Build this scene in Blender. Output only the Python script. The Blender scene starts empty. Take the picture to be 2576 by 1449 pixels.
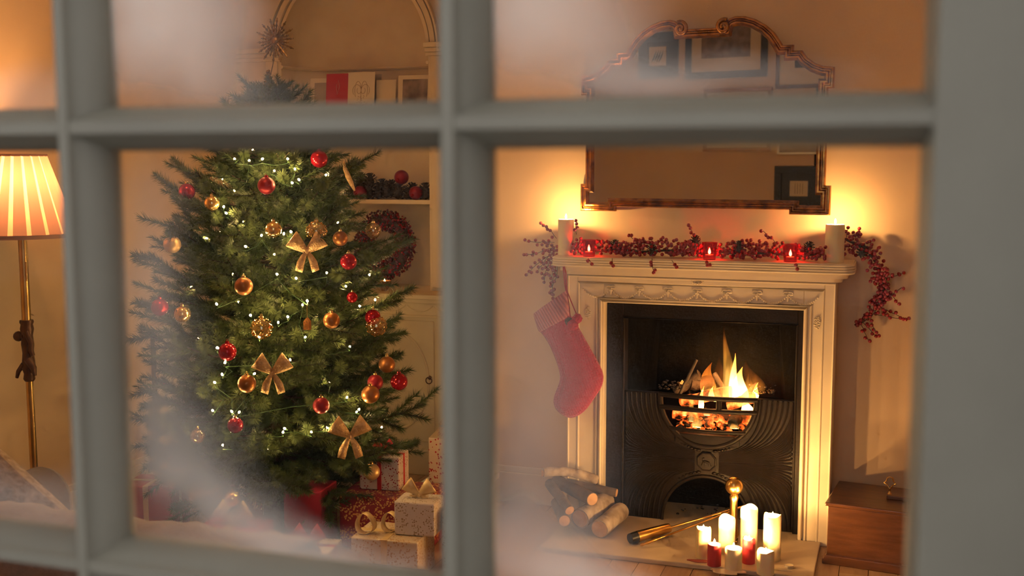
import bpy, bmesh, math, random
from mathutils import Vector, Matrix, Euler
import numpy as np

S = bpy.context.scene
COL = S.collection
PI = math.pi

# ------------------------------------------------------------------ camera
CAM = Vector((0.7175, -5.5637, 1.8234))
CR = Vector((0.9466278, 0.3223273, -0.000945)).normalized()
CU = Vector((-0.03506, 0.1058796, 0.9937607)).normalized()
CF = Vector((-0.3204163, 0.9406884, -0.1115294)).normalized()
FPX = 2801.2
cam_data = bpy.data.cameras.new('camera')
cam = bpy.data.objects.new('camera', cam_data)
COL.objects.link(cam)
cam.matrix_world = Matrix(((CR.x, CU.x, -CF.x, CAM.x), (CR.y, CU.y, -CF.y, CAM.y), (CR.z, CU.z, -CF.z, CAM.z), (0, 0, 0, 1)))
cam_data.sensor_width = 36.0
cam_data.lens = 36.0 * FPX / 2576.0
cam_data.clip_start = 0.05
cam_data.dof.use_dof = True
cam_data.dof.focus_distance = 5.35
cam_data.dof.aperture_fstop = 2.9
S.camera = cam

# ------------------------------------------------------------------ world: even grey dusk sky
W = bpy.data.worlds.new('dusk_sky')
S.world = W
W.use_nodes = True
W.node_tree.nodes['Background'].inputs[0].default_value = (1.0, 0.965, 0.95, 1)
W.node_tree.nodes['Background'].inputs[1].default_value = 1.45

# ------------------------------------------------------------------ view, sampling helpers
S.view_settings.view_transform = 'Standard'
S.view_settings.look = 'None'
S.view_settings.exposure = 0.0
S.view_settings.gamma = 1.0
S.view_settings.use_curve_mapping = False
cy = S.cycles
cy.use_denoising = True
cy.max_bounces = 6
cy.diffuse_bounces = 3
cy.use_adaptive_sampling = True
cy.adaptive_threshold = 0.10
cy.adaptive_min_samples = 12
cy.glossy_bounces = 4
cy.transmission_bounces = 6
cy.transparent_max_bounces = 16
cy.volume_bounces = 0
cy.sample_clamp_indirect = 3.0
cy.sample_clamp_direct = 0.0
cy.caustics_reflective = False
cy.caustics_refractive = False
cy.use_light_tree = True

# light powers (watts) of the room's lamps and flames and the added ceiling fill
P_LAMP = 28.0
P_MANTEL = 6.0
P_VOTIVE = 0.9
P_HEARTH = 5.5
P_FIRE = 5.0
L_BULB = 800.0
P_CEIL_FILL = 22.0
WARM = (1.0, 0.47, 0.16)
FLAME = (1.0, 0.52, 0.16)
FIRE = (1.0, 0.42, 0.12)

def at(u, v, Y):
    """point of the photographed pixel (2576x1449 frame) at the real depth Y"""
    d = CF + CR * ((u - 1288) / FPX) - CU * ((v - 724.5) / FPX)
    return CAM + d * ((Y - CAM.y) / d.y)

def at_z(u, v, Z):
    d = CF + CR * ((u - 1288) / FPX) - CU * ((v - 724.5) / FPX)
    return CAM + d * ((Z - CAM.z) / d.z)

# ------------------------------------------------------------------ materials
M = {}
def mat(name, col, rough=0.6, metal=0.0, noise=0.0, nscale=8.0, col2=None, bump=0.0, bscale=40.0, spec=0.5, emit=None, estr=0.0, trans=0.0, stretch=None, sheen=0.0, sss=0.0):
    m = bpy.data.materials.new(name); m.use_nodes = True
    nt = m.node_tree; b = nt.nodes['Principled BSDF']
    b.inputs['Base Color'].default_value = (*col, 1)
    b.inputs['Roughness'].default_value = rough
    b.inputs['Metallic'].default_value = metal
    b.inputs['Specular IOR Level'].default_value = spec
    if sheen: b.inputs['Sheen Weight'].default_value = sheen
    if trans: b.inputs['Transmission Weight'].default_value = trans
    if sss:
        b.inputs['Subsurface Weight'].default_value = sss
        b.inputs['Subsurface Radius'].default_value = (0.035, 0.018, 0.007)
    if emit:
        b.inputs['Emission Color'].default_value = (*emit, 1)
        b.inputs['Emission Strength'].default_value = estr
    if col2 or bump:
        tc = nt.nodes.new('ShaderNodeTexCoord')
        src = tc.outputs['Object']
        if stretch:
            mp = nt.nodes.new('ShaderNodeMapping'); mp.inputs['Scale'].default_value = stretch
            nt.links.new(src, mp.inputs[0]); src = mp.outputs[0]
    if col2:
        n = nt.nodes.new('ShaderNodeTexNoise'); n.inputs['Scale'].default_value = nscale; n.inputs['Detail'].default_value = 5
        nt.links.new(src, n.inputs['Vector'])
        r = nt.nodes.new('ShaderNodeMix'); r.data_type = 'RGBA'
        mr = nt.nodes.new('ShaderNodeMapRange'); mr.inputs[1].default_value = 0.35; mr.inputs[2].default_value = 0.68
        nt.links.new(n.outputs['Fac'], mr.inputs[0]); nt.links.new(mr.outputs[0], r.inputs[0])
        r.inputs[6].default_value = (*col, 1); r.inputs[7].default_value = (*col2, 1)
        nt.links.new(r.outputs[2], b.inputs['Base Color'])
    if bump:
        n2 = nt.nodes.new('ShaderNodeTexNoise'); n2.inputs['Scale'].default_value = bscale; n2.inputs['Detail'].default_value = 4
        nt.links.new(src, n2.inputs['Vector'])
        bp = nt.nodes.new('ShaderNodeBump'); bp.inputs['Strength'].default_value = bump; bp.inputs['Distance'].default_value = 0.01
        nt.links.new(n2.outputs['Fac'], bp.inputs['Height']); nt.links.new(bp.outputs[0], b.inputs['Normal'])
    M[name] = m
    return m

def emission(name, col, strength, clear=False):
    m = bpy.data.materials.new(name); m.use_nodes = True
    nt = m.node_tree; nt.nodes.clear()
    o = nt.nodes.new('ShaderNodeOutputMaterial'); e = nt.nodes.new('ShaderNodeEmission')
    e.inputs[0].default_value = (*col, 1); e.inputs[1].default_value = strength
    if clear:      # glowing gas or clear bulb glass: light passes through it
        t = nt.nodes.new('ShaderNodeBsdfTransparent'); a = nt.nodes.new('ShaderNodeAddShader')
        nt.links.new(e.outputs[0], a.inputs[0]); nt.links.new(t.outputs[0], a.inputs[1]); nt.links.new(a.outputs[0], o.inputs[0])
        m.cycles.emission_sampling = 'NONE'
    else: nt.links.new(e.outputs[0], o.inputs[0])
    M[name] = m
    return m

def glassy(name, col, rough=0.03, gloss=0.12, gcol=(1, 1, 1)):
    """thin coloured glass: tints what passes, reflects a little"""
    m = bpy.data.materials.new(name); m.use_nodes = True
    nt = m.node_tree; nt.nodes.clear()
    o = nt.nodes.new('ShaderNodeOutputMaterial'); t = nt.nodes.new('ShaderNodeBsdfTransparent')
    g = nt.nodes.new('ShaderNodeBsdfGlossy'); x = nt.nodes.new('ShaderNodeMixShader')
    t.inputs[0].default_value = (*col, 1); g.inputs[0].default_value = (*gcol, 1); g.inputs['Roughness'].default_value = rough
    x.inputs[0].default_value = gloss
    nt.links.new(t.outputs[0], x.inputs[1]); nt.links.new(g.outputs[0], x.inputs[2]); nt.links.new(x.outputs[0], o.inputs[0])
    M[name] = m
    return m

def dotted(name, base, dot, scale=30.0, thr=0.25, rough=0.35, dot2=None):
    """wrapping paper: printed sprigs of dots"""
    m = bpy.data.materials.new(name); m.use_nodes = True
    nt = m.node_tree; b = nt.nodes['Principled BSDF']; b.inputs['Roughness'].default_value = rough
    tc = nt.nodes.new('ShaderNodeTexCoord')
    v = nt.nodes.new('ShaderNodeTexVoronoi'); v.inputs['Scale'].default_value = scale
    n = nt.nodes.new('ShaderNodeTexNoise'); n.inputs['Scale'].default_value = scale * 0.24
    nt.links.new(tc.outputs['Object'], v.inputs['Vector']); nt.links.new(tc.outputs['Object'], n.inputs['Vector'])
    a = nt.nodes.new('ShaderNodeMath'); a.operation = 'LESS_THAN'; a.inputs[1].default_value = thr
    c = nt.nodes.new('ShaderNodeMath'); c.operation = 'GREATER_THAN'; c.inputs[1].default_value = 0.47
    d = nt.nodes.new('ShaderNodeMath'); d.operation = 'MULTIPLY'
    nt.links.new(v.outputs['Distance'], a.inputs[0]); nt.links.new(n.outputs['Fac'], c.inputs[0])
    nt.links.new(a.outputs[0], d.inputs[0]); nt.links.new(c.outputs[0], d.inputs[1])
    x = nt.nodes.new('ShaderNodeMix'); x.data_type = 'RGBA'
    x.inputs[6].default_value = (*base, 1); x.inputs[7].default_value = (*dot, 1)
    nt.links.new(d.outputs[0], x.inputs[0]); nt.links.new(x.outputs[2], b.inputs['Base Color'])
    M[name] = m
    return m

# paints and plaster
mat('wall_paint', (0.78, 0.59, 0.40), 0.85, col2=(0.72, 0.53, 0.35), nscale=2.5, bump=0.05, bscale=60)
mat('unit_paint', (0.80, 0.68, 0.48), 0.6, col2=(0.74, 0.60, 0.41), nscale=5, bump=0.04, bscale=30)
mat('ceiling_paint', (0.85, 0.80, 0.72), 0.9, col2=(0.8, 0.75, 0.67), nscale=3)
mat('mantel_paint', (0.82, 0.72, 0.56), 0.42, col2=(0.76, 0.65, 0.49), nscale=6, bump=0.03, bscale=50)
mat('frame_paint', (0.148, 0.140, 0.110), 0.5, col2=(0.131, 0.123, 0.097), nscale=6, bump=0.06, bscale=25)
mat('outer_wall', (0.20, 0.195, 0.17), 0.9, col2=(0.17, 0.165, 0.14), nscale=4, bump=0.2, bscale=30)
mat('brick_outer', (0.22, 0.12, 0.09), 0.9, col2=(0.16, 0.09, 0.07), nscale=12, bump=0.2, bscale=60)
mat('paving', (0.34, 0.33, 0.32), 0.9, col2=(0.28, 0.27, 0.26), nscale=4)
for i, (a, b2) in enumerate([((0.50, 0.33, 0.22), (0.42, 0.27, 0.17)), ((0.46, 0.30, 0.19), (0.38, 0.24, 0.15)), ((0.54, 0.37, 0.25), (0.45, 0.30, 0.19))]):
    mat('floor_wood%d' % i, a, 0.5, col2=b2, nscale=9, stretch=(6, 0.7, 1), bump=0.06, bscale=20)
mat('hearth_stone', (0.66, 0.55, 0.42), 0.5, col2=(0.55, 0.45, 0.34), nscale=7, bump=0.08, bscale=40)
# metals
mat('cast_iron', (0.008, 0.0052, 0.004), 0.48, 0.0, spec=0.2, col2=(0.013, 0.008, 0.006), nscale=14, bump=0.15, bscale=70)
mat('soot', (0.0035, 0.003, 0.003), 0.95, spec=0.0, col2=(0.006, 0.005, 0.0045), nscale=9, bump=0.3, bscale=20)
mat('gilt', (0.60, 0.29, 0.06), 0.24, 0.95, col2=(0.20, 0.09, 0.025), nscale=26, bump=0.12, bscale=90)
mat('brass', (0.72, 0.44, 0.14), 0.26, 1.0, col2=(0.52, 0.30, 0.09), nscale=14)
mat('brass_lamp', (0.62, 0.42, 0.17), 0.3, 1.0, col2=(0.45, 0.29, 0.1), nscale=10)
mat('bronze', (0.075, 0.035, 0.022), 0.38, 0.5, col2=(0.13, 0.06, 0.035), nscale=30, bump=0.25, bscale=60)
mat('black_metal', (0.02, 0.02, 0.022), 0.4, 0.4)
mat('silver', (0.75, 0.73, 0.70), 0.3, 0.6)
mat('mirror_glass', (0.46, 0.445, 0.44), 0.015, 1.0)
# wood
mat('chest_wood', (0.16, 0.062, 0.024), 0.28, col2=(0.095, 0.036, 0.014), nscale=7, stretch=(1.0, 4.0, 7.0), bump=0.05, bscale=30)
mat('bark_pale', (0.50, 0.42, 0.34), 0.9, col2=(0.20, 0.15, 0.12), nscale=16, bump=0.7, bscale=30)
mat('bark_dark', (0.10, 0.075, 0.06), 0.9, col2=(0.19, 0.14, 0.11), nscale=14, bump=0.8, bscale=26)
mat('cut_wood', (0.62, 0.38, 0.20), 0.8, col2=(0.48, 0.28, 0.14), nscale=30, bump=0.15, bscale=60)
mat('charred', (0.012, 0.009, 0.008), 0.9, col2=(0.035, 0.026, 0.022), nscale=20, bump=0.8, bscale=30)
mat('trunk_bark', (0.06, 0.04, 0.025), 0.9, bump=0.6, bscale=30)
# green and berries
mat('needles', (0.050, 0.080, 0.028), 0.55, col2=(0.085, 0.115, 0.036), nscale=3.0, spec=0.35)
mat('needles_dark', (0.03, 0.045, 0.03), 0.6)
mat('berry_red', (0.34, 0.018, 0.030), 0.24, col2=(0.24, 0.010, 0.022), nscale=25, spec=0.6)
mat('berry_dark', (0.16, 0.018, 0.034), 0.35, col2=(0.09, 0.010, 0.022), nscale=25)
mat('twig', (0.065, 0.035, 0.028), 0.8)
mat('cone_brown', (0.045, 0.034, 0.030), 0.75, col2=(0.075, 0.055, 0.045), nscale=30)
# wax, fabric
mat('ivory_wax', (0.86, 0.74, 0.52), 0.45, sss=0.75)
mat('cream_wax', (0.84, 0.66, 0.36), 0.45, sss=0.75)
mat('red_wax', (0.50, 0.035, 0.05), 0.45, sss=0.2)
mat('wick', (0.02, 0.015, 0.01), 0.9)
mat('spilled_wax', (0.72, 0.60, 0.46), 0.35)
mat('spilled_red_wax', (0.34, 0.07, 0.06), 0.5)
mat('grey_fabric', (0.115, 0.085, 0.088), 0.95, col2=(0.09, 0.068, 0.070), nscale=60, bump=0.3, bscale=250, sheen=0.3)
mat('cushion_fabric', (0.46, 0.37, 0.33), 0.95, col2=(0.38, 0.29, 0.26), nscale=35, bump=0.3, bscale=120, sheen=0.3)
mat('throw_fabric', (0.26, 0.19, 0.165), 0.95, col2=(0.21, 0.15, 0.13), nscale=50, bump=0.35, bscale=160, sheen=0.3)
mat('lace', (0.40, 0.33, 0.29), 0.95, col2=(0.22, 0.17, 0.155), nscale=45, bump=0.4, bscale=90)
mat('pompom_red', (0.42, 0.02, 0.06), 0.95, bump=0.9, bscale=140)
mat('pompom_dark', (0.09, 0.05, 0.055), 0.95, bump=0.9, bscale=140)
mat('cord_red', (0.34, 0.03, 0.06), 0.9)
mat('gold_ribbon', (0.50, 0.31, 0.13), 0.38, 0.35, col2=(0.72, 0.50, 0.25), nscale=60, bump=0.5, bscale=160)
mat('sheer_ribbon', (0.80, 0.62, 0.32), 0.35, 0.15, col2=(0.70, 0.50, 0.22), nscale=30)
mat('red_ribbon', (0.48, 0.012, 0.03), 0.35)
mat('cream_ribbon', (0.66, 0.52, 0.36), 0.45)
# baubles
mat('bauble_red', (0.36, 0.006, 0.016), 0.16, 0.55)
mat('bauble_red_matte', (0.26, 0.007, 0.018), 0.42, 0.45)
mat('bauble_copper', (0.40, 0.17, 0.05), 0.38, 0.75, col2=(0.30, 0.12, 0.035), nscale=9)
mat('bauble_gold', (0.78, 0.54, 0.22), 0.16, 0.9)
mat('bauble_gold_matte', (0.62, 0.42, 0.20), 0.42, 0.7)
glassy('bauble_clear', (0.93, 0.84, 0.66), 0.04, 0.28, (1.0, 0.86, 0.62))
mat('glitter', (0.80, 0.52, 0.22), 0.22, 0.9)
mat('cap_gold', (0.75, 0.55, 0.25), 0.25, 1.0)
mat('star_gold', (0.12, 0.075, 0.03), 0.35, 0.6, col2=(0.26, 0.17, 0.07), nscale=60)
# paper
dotted('paper_berry', (0.74, 0.56, 0.38), (0.42, 0.02, 0.02), 75, 0.36, 0.30)
dotted('paper_white_red', (0.62, 0.54, 0.52), (0.30, 0.03, 0.05), 95, 0.36, 0.35)
dotted('paper_white_gold', (0.66, 0.60, 0.58), (0.33, 0.24, 0.14), 110, 0.36, 0.35)
dotted('paper_gold_sprig', (0.70, 0.58, 0.42), (0.52, 0.30, 0.12), 90, 0.40, 0.28)
dotted('paper_red_gold', (0.27, 0.028, 0.045), (0.70, 0.36, 0.12), 90, 0.45, 0.25)
mat('paper_red', (0.36, 0.022, 0.055), 0.35, col2=(0.29, 0.018, 0.045), nscale=8)
mat('paper_pink', (0.46, 0.09, 0.13), 0.4, col2=(0.38, 0.06, 0.10), nscale=6)
mat('paper_olive', (0.42, 0.34, 0.15), 0.5)
mat('card_white', (0.76, 0.67, 0.55), 0.7)
mat('card_cream', (0.74, 0.62, 0.44), 0.7)
mat('card_red', (0.52, 0.025, 0.045), 0.55)
mat('card_ink', (0.34, 0.24, 0.17), 0.7)
mat('card_grey', (0.42, 0.36, 0.31), 0.7, col2=(0.32, 0.27, 0.23), nscale=8)
mat('photo_print', (0.07, 0.05, 0.045), 0.4, col2=(0.34, 0.26, 0.22), nscale=11)
mat('art_black', (0.018, 0.017, 0.018), 0.45)
mat('art_mat', (0.76, 0.66, 0.50), 0.8)
mat('art_print', (0.16, 0.12, 0.09), 0.6, col2=(0.36, 0.28, 0.21), nscale=16)
mat('art_brown', (0.15, 0.07, 0.04), 0.5)
mat('art_gold', (0.40, 0.20, 0.07), 0.4, 0.5)
mat('white_metal', (0.74, 0.66, 0.54), 0.45)
mat('white_bench', (0.74, 0.70, 0.66), 0.3)
mat('dark_gap', (0.16, 0.11, 0.075), 0.9)
mat('bulb_holder', (0.02, 0.06, 0.02), 0.5)
emission('flame_candle', (1.0, 0.70, 0.30), 30.0, True)
emission('flame_votive', (1.0, 0.74, 0.40), 130.0, True)
emission('bulb_light', (1.0, 0.62, 0.23), L_BULB)
emission('lamp_bulb', (1.0, 0.7, 0.4), 6.0, True)

def translucent(name, col, col2=None, tfac=0.6):
    m = bpy.data.materials.new(name); m.use_nodes = True
    nt = m.node_tree; nt.nodes.clear()
    o = nt.nodes.new('ShaderNodeOutputMaterial'); t = nt.nodes.new('ShaderNodeBsdfTranslucent')
    d = nt.nodes.new('ShaderNodeBsdfDiffuse'); x = nt.nodes.new('ShaderNodeMixShader')
    t.inputs[0].default_value = (*col, 1); d.inputs[0].default_value = (*(col2 or col), 1); x.inputs[0].default_value = tfac
    nt.links.new(d.outputs[0], x.inputs[1]); nt.links.new(t.outputs[0], x.inputs[2]); nt.links.new(x.outputs[0], o.inputs[0])
    M[name] = m
    return m
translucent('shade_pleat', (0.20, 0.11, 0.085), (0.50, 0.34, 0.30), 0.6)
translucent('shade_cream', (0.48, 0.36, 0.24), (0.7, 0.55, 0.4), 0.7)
translucent('shade_trim', (0.32, 0.19, 0.17), (0.42, 0.28, 0.26), 0.3)
glassy('votive_glass', (0.80, 0.11, 0.10), 0.06, 0.12, (1, 0.5, 0.5))

def embers():
    m = bpy.data.materials.new('embers'); m.use_nodes = True
    nt = m.node_tree; b = nt.nodes['Principled BSDF']
    b.inputs['Base Color'].default_value = (0.03, 0.02, 0.018, 1); b.inputs['Roughness'].default_value = 0.95
    tc = nt.nodes.new('ShaderNodeTexCoord'); n = nt.nodes.new('ShaderNodeTexNoise'); n.inputs['Scale'].default_value = 22; n.inputs['Detail'].default_value = 6
    nt.links.new(tc.outputs['Object'], n.inputs['Vector'])
    r = nt.nodes.new('ShaderNodeValToRGB')
    e = r.color_ramp.elements; e[0].position = 0.46; e[0].color = (0, 0, 0, 1); e[1].position = 0.72; e[1].color = (1.0, 0.42, 0.08, 1)
    k = r.color_ramp.elements.new(0.56); k.color = (0.62, 0.07, 0.006, 1)
    nt.links.new(n.outputs['Fac'], r.inputs[0]); nt.links.new(r.outputs[0], b.inputs['Emission Color'])
    b.inputs['Emission Strength'].default_value = 2.2
    M['embers'] = m; m.cycles.emission_sampling = 'NONE'
embers()

def flame_volume(name, strength, lo, mid, hi):
    """glowing gas: a closed tongue filled with emission that cools towards its tip"""
    m = bpy.data.materials.new(name); m.use_nodes = True
    nt = m.node_tree; nt.nodes.clear()
    o = nt.nodes.new('ShaderNodeOutputMaterial'); e = nt.nodes.new('ShaderNodeEmission')
    tc = nt.nodes.new('ShaderNodeTexCoord'); sp = nt.nodes.new('ShaderNodeSeparateXYZ')
    nt.links.new(tc.outputs['Generated'], sp.inputs[0])
    n = nt.nodes.new('ShaderNodeTexNoise'); n.inputs['Scale'].default_value = 28
    mp = nt.nodes.new('ShaderNodeMapping'); mp.inputs['Scale'].default_value = (1, 1, 0.25)
    nt.links.new(tc.outputs['Object'], mp.inputs[0]); nt.links.new(mp.outputs[0], n.inputs['Vector'])
    r = nt.nodes.new('ShaderNodeValToRGB'); c = r.color_ramp.elements
    c[0].position = 0.0; c[0].color = (*lo, 1); c[1].position = 1.0; c[1].color = (*hi, 1)
    k = c.new(0.5); k.color = (*mid, 1)
    nt.links.new(sp.outputs['Z'], r.inputs[0]); nt.links.new(r.outputs[0], e.inputs[0])
    a = nt.nodes.new('ShaderNodeMapRange'); a.inputs[1].default_value = 0.38; a.inputs[2].default_value = 0.66; a.inputs[3].default_value = 0.25 * strength; a.inputs[4].default_value = strength
    nt.links.new(n.outputs['Fac'], a.inputs[0])
    f = nt.nodes.new('ShaderNodeMapRange'); f.inputs[1].default_value = 0.0; f.inputs[2].default_value = 1.0; f.inputs[3].default_value = 1.0; f.inputs[4].default_value = 0.35
    nt.links.new(sp.outputs['Z'], f.inputs[0])
    q = nt.nodes.new('ShaderNodeMath'); q.operation = 'MULTIPLY'
    nt.links.new(a.outputs[0], q.inputs[0]); nt.links.new(f.outputs[0], q.inputs[1]); nt.links.new(q.outputs[0], e.inputs[1])
    nt.links.new(e.outputs[0], o.inputs['Volume'])
    M[name] = m
flame_volume('fire_gas', 75.0, (1.0, 0.62, 0.16), (1.0, 0.40, 0.045), (0.9, 0.16, 0.01))
flame_volume('fire_gas_dim', 12.0, (1.0, 0.36, 0.05), (1.0, 0.24, 0.02), (0.8, 0.1, 0.005))

# ------------------------------------------------------------------ mesh helpers
class MB:
    def __init__(s): s.v = []; s.f = []; s.m = []
    def add(s, vs, fs, mi=0):
        b = len(s.v); s.v += [tuple(p) for p in vs]
        s.f += [tuple(i + b for i in f) for f in fs]; s.m += [mi] * len(fs)
    def bx(s, x0, x1, y0, y1, z0, z1, mi=0):
        s.add([(x0, y0, z0), (x1, y0, z0), (x1, y1, z0), (x0, y1, z0), (x0, y0, z1), (x1, y0, z1), (x1, y1, z1), (x0, y1, z1)],
              [(0, 3, 2, 1), (4, 5, 6, 7), (0, 1, 5, 4), (1, 2, 6, 5), (2, 3, 7, 6), (3, 0, 4, 7)], mi)
    def tube(s, pts, r, n=8, closed=False, mi=0, cap=True):
        pts = [Vector(p) for p in pts]; k = len(pts)
        rs = r if isinstance(r, (list, tuple)) else [r] * k
        up = None; rings = []
        for i, p in enumerate(pts):
            a = pts[(i - 1) % k] if (closed or i > 0) else p
            b = pts[(i + 1) % k] if (closed or i < k - 1) else p
            t = (b - a).normalized() if (b - a).length > 1e-9 else Vector((0, 0, 1))
            if up is None:
                up = Vector((0, 0, 1)) if abs(t.z) < 0.9 else Vector((1, 0, 0))
            x = t.cross(up)
            if x.length < 1e-6: x = t.cross(Vector((0.3, 0.9, 0.1)))
            x.normalize(); y = x.cross(t).normalized(); up = y
            rings.append([p + (x * math.cos(2 * PI * j / n) + y * math.sin(2 * PI * j / n)) * rs[i] for j in range(n)])
        vs = [q for rg in rings for q in rg]; fs = []
        for i in range(k if closed else k - 1):
            for j in range(n):
                a = i * n + j; b = i * n + (j + 1) % n; c = ((i + 1) % k) * n + (j + 1) % n; d = ((i + 1) % k) * n + j
                fs.append((a, d, c, b))
        if cap and not closed:
            fs.append(tuple(range(n))); fs.append(tuple((k - 1) * n + j for j in reversed(range(n))))
        s.add(vs, fs, mi)
    def lathe(s, prof, n=24, o=(0, 0, 0), mi=0, sx=1.0, sy=1.0, jit=None):
        ox, oy, oz = o; vs = []; fs = []
        for (r, z) in prof:
            for j in range(n):
                a = 2 * PI * j / n; rr = max(r, 1e-5) * (jit(a, z) if jit else 1)
                vs.append((ox + rr * math.cos(a) * sx, oy + rr * math.sin(a) * sy, oz + z))
        for i in range(len(prof) - 1):
            for j in range(n):
                fs.append((i * n + j, i * n + (j + 1) % n, (i + 1) * n + (j + 1) % n, (i + 1) * n + j))
        if prof[0][0] > 1e-4: fs.append(tuple(reversed(range(n))))
        if prof[-1][0] > 1e-4: fs.append(tuple((len(prof) - 1) * n + j for j in range(n)))
        s.add(vs, fs, mi)
    def ico(s, c, r, sub=1, mi=0, sc=(1, 1, 1)):
        vs, fs = ICO(sub)
        s.add([(c[0] + p[0] * r * sc[0], c[1] + p[1] * r * sc[1], c[2] + p[2] * r * sc[2]) for p in vs], fs, mi)
    def prism(s, poly, y0, y1, mi=0):
        """(x,z) outline pushed along Y"""
        n = len(poly)
        ar = sum(poly[i][0] * poly[(i + 1) % n][1] - poly[(i + 1) % n][0] * poly[i][1] for i in range(n))
        if ar < 0: poly = poly[::-1]
        vs = [(x, y0, z) for x, z in poly] + [(x, y1, z) for x, z in poly]
        fs = [tuple(range(n)), tuple(reversed(range(n, 2 * n)))] + [(i, i + n, (i + 1) % n + n, (i + 1) % n) for i in range(n)]
        s.add(vs, fs, mi)
    def grid(s, rows, closed=False, mi=0):
        k = len(rows); n = len(rows[0]); fs = []
        for i in range(k - 1):
            for j in range(n if closed else n - 1):
                fs.append((i * n + j, i * n + (j + 1) % n, (i + 1) * n + (j + 1) % n, (i + 1) * n + j))
        s.add([p for r in rows for p in r], fs, mi)
    def mesh(s, name, mats, smooth=0.0):
        me = bpy.data.meshes.new(name); me.from_pydata(s.v, [], s.f)
        mats = mats if isinstance(mats, (list, tuple)) else [mats]
        for q in mats: me.materials.append(M[q] if isinstance(q, str) else q)
        if any(s.m): me.polygons.foreach_set('material_index', s.m)
        me.update()
        if smooth:
            me.polygons.foreach_set('use_smooth', [True] * len(me.polygons))
            if smooth < 3: me.set_sharp_from_angle(angle=smooth)
        return me
    def build(s, name, mats, parent=None, loc=(0, 0, 0), smooth=0.0, bevel=0.0, rot=None, solid=0.0, fix=True, sub=0):
        me = s.mesh(name, mats, smooth)
        if fix:
            bm = bmesh.new(); bm.from_mesh(me); bmesh.ops.recalc_face_normals(bm, faces=bm.faces); bm.to_mesh(me); bm.free()
        return put(name, me, parent, loc, bevel, rot, solid, sub)

def put(name, me, parent=None, loc=(0, 0, 0), bevel=0.0, rot=None, solid=0.0, sub=0):
    o = bpy.data.objects.new(name, me); COL.objects.link(o)
    o.location = loc
    if rot is not None: o.rotation_euler = rot
    if parent is not None: o.parent = parent
    if solid:
        q = o.modifiers.new('s', 'SOLIDIFY'); q.thickness = solid; q.offset = 0
    if sub:
        q = o.modifiers.new('u', 'SUBSURF'); q.levels = sub; q.render_levels = sub
    if bevel:
        q = o.modifiers.new('b', 'BEVEL'); q.width = bevel; q.segments = 2; q.limit_method = 'ANGLE'; q.angle_limit = 0.7
    return o

_ico = {}
def ICO(sub):
    if sub not in _ico:
        bm = bmesh.new(); bmesh.ops.create_icosphere(bm, subdivisions=sub, radius=1)
        bm.verts.ensure_lookup_table()
        _ico[sub] = ([tuple(v.co) for v in bm.verts], [tuple(v.index for v in f.verts) for f in bm.faces]); bm.free()
    return _ico[sub]

def tag(o, label=None, cat=None, group=None, kind=None):
    if label: o['label'] = label
    if cat: o['category'] = cat
    if group: o['group'] = group
    if kind: o['kind'] = kind
    return o

def thing(name, label, cat, loc=(0, 0, 0), rot=(0, 0, 0), group=None, kind=None):
    o = bpy.data.objects.new(name, None); COL.objects.link(o)
    o.empty_display_size = 0.05
    o.location = loc; o.rotation_euler = rot
    return tag(o, label, cat, group, kind)

def copy_tree(o, parent=None):
    c = o.copy(); COL.objects.link(c); c.parent = parent
    for ch in o.children: copy_tree(ch, c)
    return c

def box_part(name, m, parent, x0, x1, y0, y1, z0, z1, bevel=0.0):
    b = MB(); b.bx(x0, x1, y0, y1, z0, z1); return b.build(name, m, parent, bevel=bevel)

def lamp(name, loc, watts, col, radius, parent=None):
    d = bpy.data.lights.new(name, 'POINT'); d.energy = watts; d.color = col; d.shadow_soft_size = radius
    o = bpy.data.objects.new(name, d); COL.objects.link(o); o.location = loc
    if parent is not None: o.parent = parent
    return o

def strip(mb, pts, side, w, mi=0, ws=None):
    """a ribbon: centre points with a sideways direction (one for each or one for all) and width"""
    rows = []
    for i, p in enumerate(pts):
        sd = Vector(side[i] if isinstance(side, list) else side).normalized(); ww = ws[i] if ws else w
        rows.append([Vector(p) - sd * ww / 2, Vector(p) + sd * ww / 2])
    mb.grid(rows, mi=mi)

# ================================================================== THE SETTING
XL, XR = -3.2, 2.3          # left and right walls
YB = 0.5                    # back wall in the alcoves
YI, YO = -4.38, -4.56       # inner and outer face of the window wall
ZC = 3.3                    # ceiling
BX0, BX1 = -1.52, 1.25      # chimney breast

def struct(name, label=None):
    o = thing(name, label or '', None); o['kind'] = 'structure'
    return o

fl = struct('floor')
rf = random.Random(3)
b = MB(); b.bx(XL - 0.2, XR + 0.2, YO, YB + 0.6, -0.12, -0.022); b.build('subfloor', 'floor_wood1', fl)
pw = 0.125; x = XL
pm = {}
k = 0
while x < XR:
    cuts = [YI] + sorted(rf.uniform(YI + 0.6, YB - 0.4) for _ in range(1 + k % 2)) + [YB]
    for i in range(len(cuts) - 1):
        if cuts[i + 1] - cuts[i] < 0.25: continue
        box_part('plank', 'floor_wood%d' % rf.randrange(3), fl, x + 0.0015, min(x + pw, XR) - 0.0015, cuts[i] + 0.001, cuts[i + 1] - 0.001, -0.022, -rf.uniform(0, 0.0015))
    x += pw; k += 1

b = MB(); b.bx(XL - 0.2, XR + 0.2, YO, YB + 0.6, ZC, ZC + 0.12)
tag(b.build('ceiling', 'ceiling_paint'), kind='structure')
b = MB(); b.bx(XL - 0.2, XL, YO, YB + 0.6, -0.02, ZC)
tag(b.build('wall_left', 'wall_paint'), kind='structure')
b = MB(); b.bx(XR, XR + 0.2, YO, YB + 0.6, -0.02, ZC)
tag(b.build('wall_right', 'wall_paint'), kind='structure')

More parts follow.
